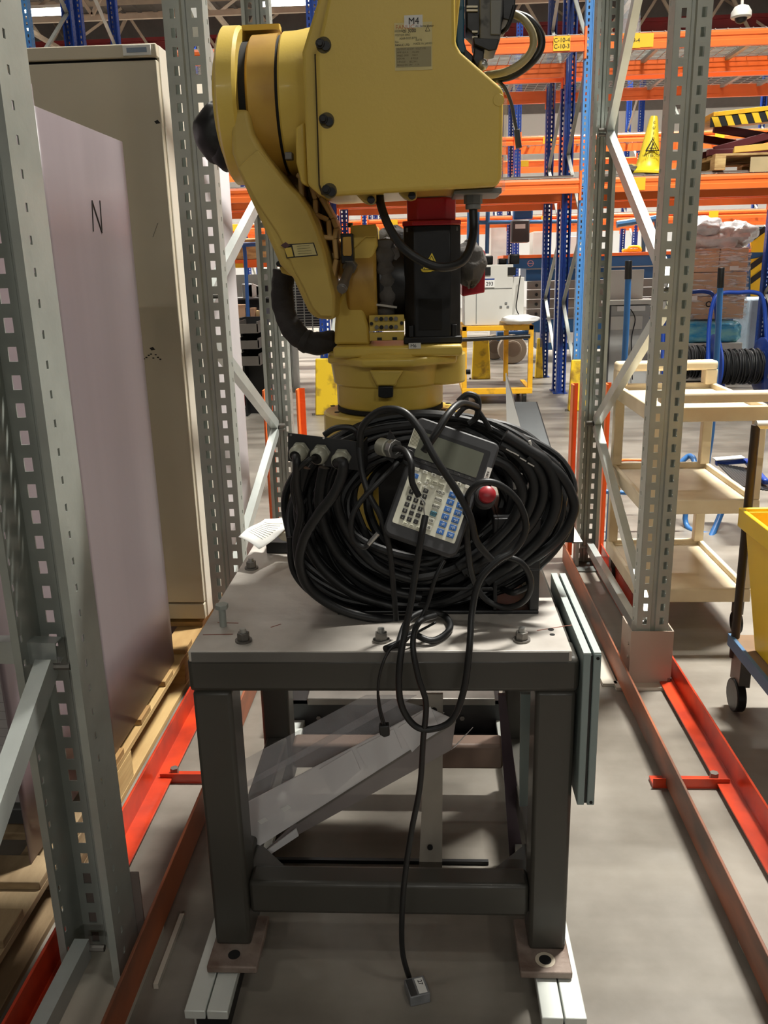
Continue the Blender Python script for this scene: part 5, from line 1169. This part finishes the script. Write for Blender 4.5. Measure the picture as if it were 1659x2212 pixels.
for (px, py, r, Y) in ((1106, 762, .21, 12.85), (1068, 750, .19, 13.5)):
    q = at(px, py, Y)
    w_ = MB().lathe((q.x, Y-.10, r), (q.x, Y+1, r), [(0, r*.6), (.01, r*.62), (.015, r*.95), (.03, r), (.17, r), (.19, r*.93)], 32).obj('wheel', mat('tyre_grey', (150, 138, 122), .8), SL)
    MB().cyl((q.x, Y-.112, r), (q.x, Y-.10, r), r*.5, n=24).obj('hub', mat('hub_brown', (120, 104, 88), .6), w_)
sl(MB().box(at(1075, 720, 12.9).x, at(1150, 720, 12.9).x, 13.0, 13.2, zz(735), zz(716)), 'axle_arm')
q = at(1146, 569, 12.9); MB().cyl((q.x, ly0-.002, q.z), (q.x, ly0-.006, q.z), .045, n=20).obj('badge', mat('badge_pink', (196, 150, 160), .5), SL); MB().cyl((q.x, ly0-.006, q.z), (q.x, ly0-.008, q.z), .034, n=20).obj('badge_inner', BLUM, SL)
sl(MB().box(q.x-.05, q.x+.05, ly0-.010, ly0-.007, q.z-.004, q.z+.004), 'badge_bar', MATS['badge_pink'], 0)
rl = mat('rail_blue', (52, 104, 150), .4)
for px in (1012, 1030, 1052): sl(MB().cyl(at(px, 548, 13.0), at(px+2, 440, 13.0), .03, n=8), 'guard_post', rl, 0)
sl(MB().cyl(at(1012, 481, 13.0), at(1290, 478, 13.0), .028, n=8), 'guard_rail', rl, 0)
sl(MB().cyl(at(1332, 485, 13.0), at(1420, 472, 13.0), .05, n=8), 'guard_rail', rl, 0)
for px in (1390, 1418): sl(MB().cyl(at(px, 548, 13.0), at(px, 474, 13.0), .03, n=8), 'guard_post', rl, 0)
q0, q1 = at(1103, 525, 12.8), at(1143, 475, 12.8); sl(MB().box(q0.x, q1.x, 12.7, 12.9, q0.z, q1.z), 'control_box', GRYD, .02)
q = at(1124, 489, 12.69); sl(MB().box(q.x-.07, q.x+.07, 12.692, 12.70, q.z-.03, q.z+.03), 'box_label', PAP, 0)
q0, q1 = at(1108, 475, 13.1), at(1150, 446, 13.1); sl(MB().box(q0.x, q1.x, 13.0, 13.2, q0.z, q1.z), 'upper_box', BLUM, .02)
t = thing('yellow_tool_case', 'small yellow case standing on the scissor lift deck', 'case', at(1370, 545, 12.95))
q0, q1 = at(1350, 548, 12.95), at(1388, 536, 12.95); q0.z = zz(549)+.002; MB().box(q0.x, q1.x, 12.95, 13.2, q0.z, q1.z).obj('case_body', YBIN, t, bev=.02)
MB().tube(catmull([at(1358, 538, 12.95), at(1362, 533, 12.95), at(1378, 533, 12.95), at(1384, 538, 12.95)], 4), .02, 8).obj('handle', YBIN, t)

# ------------------------------------------------------------------ items on the near middle rack level (z about 2.2)
CN = thing('caution_cone', 'tall yellow wet floor cone standing on the orange beam level', 'safety cone', at(1400, 378, 8.75))
q = at(1403, 378, 8.75); zt0 = 2.205
hC = at(1410, 247, 8.75).z-zt0
MB().lathe((q.x, 8.85, zt0), (q.x+.035, 8.85, zt0+hC), [(0, .19), (.02, .19), (.035, .15), (.07, .115), (.12, .104), (hC-.02, .038), (hC, .030)], 28).obj('cone_body', mat('cone_yellow', (240, 214, 50), .4, 0, .1, 4), CN)
tl = Matrix.Rotation(math.radians(-3), 4, 'Y')
for k, ch_ in enumerate('CUIDADO'):
    z = zt0+hC*.88-k*.048; rr_ = .038+(.104-.038)*(1-(z-zt0-.12)/(hC-.14))
    text(ch_, .034, XZ((q.x+.035*(z-zt0)/hC, 8.85-rr_-.006, z)), INK, CN)
a = Vector((q.x+.012, 8.85-.100, zt0+.25)); MB().tube([a+Vector((-.06, -.004, -.05)), a+Vector((0, .012, .055)), a+Vector((.06, -.004, -.05)), a+Vector((-.06, -.004, -.05))], .006, 5).obj('warning_triangle', INK, CN)
MB().tube(catmull([a+Vector((-.02, -.012, -.03)), a+Vector((0, -.006, 0)), a+Vector((.005, -.006, .02))], 4), .005, 5).obj('pictogram', INK, CN); MB().bar(a+Vector((-.03, -.012, -.03)), a+Vector((.035, -.012, -.03)), .006).obj('pictogram', INK, CN)
text('WET FLOOR', .030, XZ((q.x+.005, 8.85-.112, zt0+.155)), INK, CN)
tag(MB().grid(bag(at(1366, 368, 8.72)+Vector((-.02, .08, .01)), .08, .07, .045, 31, .12), 24, 16).obj('crumpled_bag', FABG), 'crumpled grey bag beside the yellow cone', 'bag')
tag(MB().grid(bag(at(1362, 362, 8.9)+Vector((0, .1, 0)), .12, .08, .04, 37, .10), 24, 16).obj('work_glove', YELW), 'yellow crumpled glove behind the grey bag', 'glove')
pallet('pale wooden pallet on the orange beam level under the scissor table', 2.68, 3.9, 8.62, 9.68, WOOD, 2.207)
ST = thing('scissor_lift_table', 'maroon scissor lift table with hazard striped rim on the rack pallet', 'lift table', (3.4, 9.1, 2.32))
MB().add([(2.66, 8.7, 2.63), (4.0, 8.7, 2.72), (4.0, 9.6, 2.72), (2.66, 9.6, 2.63), (2.66, 8.7, 2.68), (4.0, 8.7, 2.78), (4.0, 9.6, 2.78), (2.66, 9.6, 2.68)], [(3, 2, 1, 0), (4, 5, 6, 7), (0, 1, 5, 4), (1, 2, 6, 5), (2, 3, 7, 6), (3, 0, 4, 7)]).obj('table_top', YPNT, ST, bev=.004)
for k in range(11):
    x = 2.68+k*.12; f = (x-2.66)/1.34
    MB().ext([(x, 8.692, 2.55+.09*f), (x+.06, 8.692, 2.55+.09*f), (x+.02, 8.692, 2.635+.09*f), (x-.04, 8.692, 2.635+.09*f)], (0, .012, 0)).obj('stripe', TAGY if True else 0, ST, smooth=False)
MB().ext([(2.64, 8.70, 2.55), (4.0, 8.70, 2.64), (4.0, 8.70, 2.74), (2.64, 8.70, 2.64)], (0, .02, 0)).obj('skirt', STRIPE, ST, smooth=False)
for y in (8.8, 9.4):
    MB().bar((2.72, y, 2.36), (3.75, y, 2.60), .05, .07).obj('scissor_arm', MAROON, ST, bev=.006)
    MB().bar((2.72, y+.06, 2.56), (3.75, y+.06, 2.38), .05, .07).obj('scissor_arm', MAROON, ST, bev=.006)
MB().box(2.66, 3.9, 8.76, 8.84, 2.315, 2.37).obj('base_rail', MAROON, ST, bev=.005); MB().box(2.66, 3.9, 9.4, 9.48, 2.315, 2.37).obj('base_rail', MAROON, ST, bev=.005)
ST.location.z += .035
tag(MB().add([(2.86, 8.66, 2.355), (4.1, 8.66, 2.42), (4.1, 8.70, 2.42), (2.86, 8.70, 2.355), (2.86, 8.66, 2.41), (4.1, 8.66, 2.50), (4.1, 8.70, 2.50), (2.86, 8.70, 2.38)], [(3, 2, 1, 0), (4, 5, 6, 7), (0, 1, 5, 4), (1, 2, 6, 5), (2, 3, 7, 6), (3, 0, 4, 7)]).obj('timber_plank', mat('plank_yellow', (222, 184, 92), .6), bev=.003), 'yellow plank sloping in front of the scissor lift table', 'plank')
tag(MB().box(3.0, 3.22, 8.612, 8.618, 2.18, 2.31).obj('paper_label', KRAFT, smooth=False), 'kraft paper label pinned to the rack pallet', 'label')
# clear film bag hanging from the upper level
tag(MB().grid(lambda u, v: (at(1365, 0, 8.7).x+(.10-.03*v)*math.cos(u*6.283)*(1+.12*math.sin(u*31)), 8.75+.05*math.sin(u*6.283), 3.39+.42*v), 30, 6).obj('film_bag', CLEAR, smooth=True), 'clear film bag standing on the upper orange beam between posts', 'bag')
# CCTV dome
CC = thing('dome_camera', 'white dome security camera hanging at the upper right', 'security camera', at(1601, 30, 8.0))
q = at(1601, 32, 8.0)
MB().cyl(q+Vector((0, 0, .05)), q+Vector((0, 0, .3)), .012, n=10).obj('stem', WHT, CC)
MB().lathe(q+Vector((0, 0, .07)), q-Vector((0, 0, 1)), [(0, .03), (.01, .055), (.05, .080), (.085, .082), (.095, .075)], 28).obj('housing', WHT, CC)
MB().lathe(q-Vector((0, 0, .025)), q-Vector((0, 0, 1)), [(0, .05), (.02, .045), (.035, .028), (.042, .008)], 24).obj('dome', BLK, CC)
MB().bar(q+Vector((-.1, 0, .3)), q+Vector((3.2, 0, .3)), .04).obj('arm_bar', WHT, CC)

# ------------------------------------------------------------------ right background: desk, reels, wrapped pallet
DK = thing('white_desk', 'white desk unit with upright panel behind the blue pole', 'desk', (2.0, 9.9, 0))
ya = 9.9
def q_(px, py, Y=ya): return at(px, py, Y)
MB().box(q_(1318, 650).x, q_(1425, 650).x, ya, ya+.5, q_(1370, 658).z, q_(1370, 648).z).obj('desk_top', WHT, DK, bev=.004)
MB().box(q_(1318, 650).x, q_(1400, 650).x, ya+.25, ya+.28, q_(1370, 648).z, q_(1370, 583).z).obj('back_panel', WHT, DK, bev=.004)
MB().box(q_(1322, 650).x, q_(1408, 650).x, ya+.05, ya+.45, .02, q_(1370, 660).z).obj('cabinet_body', mat('desk_grey', (186, 186, 182), .5), DK, bev=.004)
MB().box(q_(1322, 650).x, q_(1392, 650).x, ya+.03, ya+.05, q_(1370, 712).z, q_(1370, 683).z).obj('drawer', WHT, DK, bev=.003)
MB().box(q_(1317, 650).x, q_(1322, 650).x, ya+.02, ya+.08, 0, q_(1370, 660).z).obj('leg', GRYD, DK)
MB().tube(catmull([q_(1362, 668, ya), q_(1372, 690, ya), q_(1364, 735, ya), q_(1366, 820, ya)], 5), .006, 6).obj('lead', BLK, DK)
MB().box(q_(1335, 650).x, q_(1396, 650).x, ya+.02, ya+.045, q_(1370, 672).z, q_(1370, 661).z).obj('paper_strip', PAP, DK, smooth=False)

def reel(label, px, py, Y):
    c = at(px, py, Y); r = .29; c.z = max(c.z, r+.06)
    t = thing('cable_reel', label, 'cable reel', (c.x, Y, 0), 'blue cable reels')
    for sx_ in (-.24, .24):
        MB().lathe((c.x+sx_-.012, Y, c.z), (c.x+9, Y, c.z), [(0, r-.02), (.004, r), (.02, r), (.024, r-.02)], 36).obj('side_disc', BLUB, t)
    pth = []; n_ = 22
    core = MB().cyl((c.x-.23, Y, c.z), (c.x+.23, Y, c.z), .15, n=24).obj('drum', GRYD, t)
    for j in range(n_):
        x = c.x-.215+j*.43/(n_-1); rr_ = .165+.012*math.sin(j*2.3)
        MB().tube([(x+.006*math.sin(a*2+j), Y+rr_*math.cos(a), c.z+rr_*math.sin(a)) for a in [i*math.pi/8 for i in range(16)]], .011, 6, closed=True).obj('cable_turn', RUB, core)
    for sx_ in (-.30, .30):
        MB().tube(catmull([(c.x+sx_, Y-.28, .03), (c.x+sx_, Y-.05, .30), (c.x+sx_*.95, Y+.10, .75), (c.x+sx_*.8, Y+.14, 1.02), (c.x+sx_*.5, Y+.15, 1.08), (c.x, Y+.15, 1.08)], 6), .022, 10).obj('frame_tube', BLUB, t)
        MB().tube([(c.x+sx_, Y-.28, .03), (c.x+sx_, Y+.35, .03)], .022, 10).obj('base_tube', BLUB, t)
    MB().cyl((c.x-.32, Y, c.z), (c.x+.32, Y, c.z), .02, n=10).obj('axle', STLD, t)
    MB().cyl((c.x+.33, Y+.3, .08), (c.x+.37, Y+.3, .08), .08, n=20).obj('wheel', BLK, t)
    return t
reel('blue cable reel half hidden behind the right grey post', 1490, 800, 9.5)
reel('blue cable reel wound with black cable, in full view behind the cream trolley', 1592, 800, 9.0)
reel('blue cable reel cut off at the photo\'s right edge', 1738, 812, 7.9)
WP = thing('wrapped_load', 'pallet load of brown cartons wrapped in clear stretch film', 'wrapped pallet', at(1560, 690, 11.0))
ya = 10.6; x0, x1 = at(1490, 600, ya).x, at(1618, 600, ya).x; zA = at(1560, 690, ya).z; zB = at(1560, 535, ya).z
k = 0
hh = (zB-zA)/3; ww = (x1-x0-.02)/2
for i in range(2):
    for j in range(3): MB().box(x0+i*ww+.005, x0+(i+1)*ww-.005, ya+.01, ya+.7, zA+j*hh+.004, zA+(j+1)*hh-.004).obj('carton', CARD, WP, bev=.006)
def wf(u, v):
    a = u*4; i = int(a) % 4; f = a-int(a); cs = [(x0-.01, ya-.006), (x1, ya-.006), (x1, ya+.72), (x0-.01, ya+.72)]
    p0, p1 = cs[i], cs[(i+1) % 4]; return (p0[0]+(p1[0]-p0[0])*f+.008*math.sin(v*70+u*9), p0[1]+(p1[1]-p0[1])*f+.006*math.sin(v*53+u*17), zA-.02+(zB-zA+.04)*v)
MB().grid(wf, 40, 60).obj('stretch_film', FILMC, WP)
def sbox(c, a, b_, h_):
    sg = lambda t, e: math.copysign(abs(t)**e, t)
    def fn(u, v):
        p, t = u*2*math.pi, (v-.5)*math.pi; k = 1+.02*math.sin(9*p+5*t)+.015*math.sin(17*p-11*t)
        return (c[0]+a*sg(math.cos(t), .3)*sg(math.cos(p), .35)*k, c[1]+b_*sg(math.cos(t), .3)*sg(math.sin(p), .35)*k, c[2]+h_*sg(math.sin(t), .4)*k)
    return fn
def cap(seed, cx, cz, rx_, rz_, mt, nm): return MB().grid(bag((cx, ya+.35, cz), rx_, .36, rz_, seed, .09), 36, 20).obj(nm, mt, WP)
cap(41, (x0+x1)/2, zB+.10, .42, .17, mat('crumpled_white_film', (226, 228, 230), .2, 0, .25, 9, 1.0, bscale=18), 'film_cap'); cap(43, (x0+x1)/2-.15, zB+.22, .25, .14, MATS['crumpled_white_film'], 'film_cap'); cap(44, (x0+x1)/2+.25, zB+.16, .24, .14, MATS['crumpled_white_film'], 'film_cap')
for px, py in ((1586, 579), (1497, 644), (1546, 640)): q = at(px, py, ya-.02); MB().box(q.x-.05, q.x+.05, ya-.022, ya-.014, q.z-.025, q.z+.025).obj('label', PAP, WP, smooth=False)
q = at(1531, 657, ya-.02); MB().cyl((q.x, ya-.02, q.z), (q.x, ya-.016, q.z), .035, n=20, inner=.022).obj('carton_mark', INK, WP)
x0b, x1b = at(1478, 700, 10.4).x, at(1612, 700, 10.4).x
UB = thing('blue_wrapped_bundle', 'bundle wrapped in shiny blue film under the wrapped cartons', 'wrapped bundle', ((x0b+x1b)/2, 10.6, 0))
zq = at(1540, 745, 10.4).z
MB().grid(sbox(((x0b+x1b)/2, 10.85, (zA+zq)/2), (x1b-x0b)*.5, .42, (zA-zq)*.46), 48, 30).obj('film_wrap', FILMB, UB)
MB().box(x0b+.02, x1b-.02, 10.4, 11.3, .02, zq+.02).obj('base_crate', WHT, UB, bev=.01)
x0c = at(1616, 700, 11.5).x
t = thing('film_wrapped_crate', 'translucent film wrapped crate right of the blue bundle', 'wrapped crate', (x0c+.35, 11.4, 0))
MB().box(x0c, x0c+.9, 11.5, 12.1, .0, at(1630, 645, 11.5).z).obj('crate_body', mat('crate_bluegrey', (158, 176, 190), .4, 0, .2, 5, .5), t, bev=.03)
# hazard barrier at far right
t = thing('hazard_panel', 'yellow and black striped warning panel at the right edge', 'warning panel', at(1640, 600, 11.0))
for (z0, z1) in ((500, 545), (560, 640)):
    P_ = [at(1622, z0, 12.9), at(1652, z0-6, 12.9), at(1652, z1, 12.9), at(1622, z1, 12.9)]
    MB().ext(P_, (0, .03, 0)).obj('panel', YBIN, t, smooth=False)
    for k in range(2):
        a = z0+10+k*30
        if a+24 < z1+8: MB().ext([at(1622, a, 12.88), at(1652, a-22, 12.88), at(1652, a-8, 12.88), at(1622, a+14, 12.88)], (0, .01, 0)).obj('stripe', STRIPE, t, smooth=False)
MB().box(P_[0].x-.02, P_[1].x+.02, 12.92, 12.96, 0, at(1640, 490, 12.9).z).obj('post', BLUM, t)

# ------------------------------------------------------------------ left background
def binrack():
    t = thing('tray_rack', 'dark grey rack of tilted picking trays left of the far post', 'tray rack', (-1.9, 8.3, 0))
    Y = 8.2; x0, x1 = at(512, 760, Y).x, at(560, 760, Y).x
    for k, (ya_, yb_) in enumerate(((692, 718), (728, 752), (762, 788))):
        z1 = at(530, ya_+8, Y).z; z0 = at(530, yb_, Y).z
        P_ = [(x0, Y, z0), (x1, Y, z0), (x1, Y, z1), (x0, Y, z1)]
        b = MB().box(x0, x1, Y, Y+.01, z0, z1).box(x0, x0+.01, Y, Y+.5, z0, z1+.02).box(x1-.01, x1, Y, Y+.5, z0, z1+.02).box(x0, x1, Y, Y+.5, z0-.01, z0).obj('tray', BINM, t, smooth=False)
    for x in (x0-.02, x1): MB().box(x, x+.02, Y+.3, Y+.5, 0, at(530, 690, Y).z).obj('side_frame', BLKM, t, smooth=False)
    MB().box(x0, x1, Y+.48, Y+.5, 0, at(530, 690, Y).z).obj('back_plate', BLKM, t, smooth=False)
binrack()
t = thing('white_carton', 'white box with a red stripe on the floor left of the far grey post', 'box', at(545, 882, 7.9))
q0, q1 = gz(524, 882, 0), gz(575, 880, 0)
MB().box(q0.x, q1.x, q0.y, q0.y+.3, 0, .30).obj('box_body', PAP, t, bev=.004); MB().box(q0.x+.02, q0.x+.045, q0.y-.002, q0.y, .03, .27).obj('red_stripe', RED, t, smooth=False)
# workbench with clutter
WBn = thing('workbench', 'steel workbench behind the tray rack', 'workbench', (-2.6, 11.3, 0))
Y = 10.6; x0, x1 = at(500, 700, Y).x, at(580, 700, Y).x; zt1 = at(540, 690, Y).z
MB().box(x0-.6, x1+.3, Y, Y+.7, zt1-.04, zt1).obj('bench_top', GREY, WBn, bev=.004)
for x in (x0-.58, x1+.24): MB().box(x, x+.05, Y+.02, Y+.07, 0, zt1-.04).obj('leg', GRYD, WBn)
MB().box(x0-.6, x1+.3, Y+.66, Y+.70, zt1, at(540, 645, Y).z-.02).obj('back_board', GRYD, WBn)
MB().box(x0-.6, x1+.3, Y+.35, Y+.7, at(540, 645, Y).z-.02, at(540, 645, Y).z).obj('upper_shelf', GREY, WBn)
rn = random.Random(5)
cl = ['cardboard tray', 'steel bracket', 'black tool case', 'white disc', 'brown carton', 'small grey box', 'pale wooden offcut', 'dark motor part', 'metal spacer', 'cable bundle']
mm = [CARD, STEEL, BLK, WHT, CARD, GREY, WOOD, BLKM, STLD, RUB]
for i in range(10):
    up_ = i % 2; x = at(515+i*6.5, 680, Y).x; z0 = at(540, 645, Y).z if up_ else zt1; y = Y+.45 if up_ else Y+.06+rn.uniform(0, .1)
    w_, h_ = rn.uniform(.06, .14), rn.uniform(.07, .2)
    if i in (3, 8): o = MB().cyl((x, y, z0+.08), (x, y+.03, z0+.08), .08, n=20).obj(cl[i].replace(' ', '_'), mm[i])
    elif i == 9: o = MB().tube(catmull([(x-.1, y, z0+.03), (x, y+.05, z0+.12), (x+.1, y, z0+.04), (x+.02, y-.03, z0+.03)], 5), .02, 8).obj(cl[i].replace(' ', '_'), mm[i])
    else: o = MB().box(x-w_/2, x+w_/2, y, y+.12, z0, z0+h_).obj(cl[i].replace(' ', '_'), mm[i], bev=.008)
    tag(o, '%s on the %s of the far left workbench' % (cl[i], 'upper shelf' if up_ else 'bench top'), cl[i].split()[-1])
# blue ladder-like stand and low shelf beam
LD = thing('blue_stand', 'thin blue tubular stand in front of the workbench', 'stand', at(535, 690, 10.3))
lb_ = mat('stand_blue', (60, 110, 190), .4)
MB().tube(catmull([at(520, 528, 10.3), at(526, 530, 10.3), at(530, 560, 10.3), at(536, 690, 10.3), gz(541, 838, 0)], 4), .022, 8).obj('post', lb_, LD)
MB().tube([at(520, 529, 10.3), at(562, 527, 10.3)], .025, 8).obj('top_bar', lb_, LD)
MB().tube([at(562, 527, 10.4), gz(568, 836, 0)], .022, 8).obj('post', lb_, LD)
t = thing('rack_beam', 'low orange beam with yellow tags behind the workbench', 'rack beam', (-3, 13, 0))
z0 = at(540, 578, 12.6).z; MB().box(-4.2, -1.3, 12.6, 12.65, z0, z0+.11).obj('beam_profile', ORG, t, bev=.004); MB().box(-3.0, -2.6, 12.59, 12.60, z0, z0+.06).obj('bay_tag', TAGY, t)
for x in (-4.2, -1.35): MB().box(x, x+.05, 12.6, 12.7, 0, z0).obj('leg', BLU, t)
t = tag(MB().box(-4.1, -1.4, 12.6, 13.0, z0+.11, z0+.40).obj('timber_stack', WOOD, bev=.02), 'stack of pale timber on the low orange beam', 'timber stack')
t = tag(MB().box(-3.2, -1.9, 13.6, 13.7, .9, z0-.1).obj('grey_partition', GREY), 'grey partition panel behind the workbench', 'partition')
# wire cage
WC = thing('wire_cage', 'wire mesh cage pallet seen behind the robot\'s black sleeve', 'wire cage', (-1.2, 10.6, 0))
Y = 10.2; x0, x1 = at(622, 650, Y).x, at(690, 650, Y).x; za, zb2 = at(650, 708, Y).z, at(650, 585, Y).z
for k in range(22):
    z = za+(zb2-za)*k/21; MB().box(x0, x1, Y, Y+.008, z-.004, z+.004).obj('cage_wire', STEEL, WC, smooth=False)
for k in range(5): x = x0+(x1-x0)*k/4; MB().box(x-.006, x+.006, Y-.006, Y+.01, za-.1, zb2).obj('cage_upright', GALV, WC, smooth=False)
MB().box(x0+.02, x1-.02, Y+.15, Y+.6, za, zb2-.1).obj('load', mat('cage_load', (50, 50, 54), .6), WC)
for x in (x0, x1-.02): MB().box(x, x+.02, Y, Y+.5, 0, za).obj('foot', GALV, WC)
# white goods against the back, right
for i, (px0_, px1_, py0_, py1_) in enumerate(((1060, 1100, 470, 545), (1150, 1175, 500, 552), (1225, 1255, 510, 552))):
    a, b_ = at(px0_, py1_, 16.6), at(px1_, py0_, 16.6)
    tag(MB().box(a.x, b_.x, 16.6, 17.1, 0, b_.z).obj('storage_cabinet', WHT, bev=.01), 'far white cabinet beyond the scissor lift, %s' % ('leftmost', 'middle', 'rightmost')[i], 'cabinet', 'far white cabinets')
# debris by the far right post
rn = random.Random(9)
for i in range(7):
    q = gz(1248+rn.uniform(0, 45), 1222+rn.uniform(-4, 14), 0)
    tag(MB().ext([q+Vector((rn.uniform(-.012, .012), rn.uniform(-.012, .012), 0)) for _ in range(3)], (0, 0, .006)).obj('wood_chip', WOOD, smooth=False), 'wood chip on the floor by the right frame\'s far foot', 'wood chip', 'wood chips by the far foot')
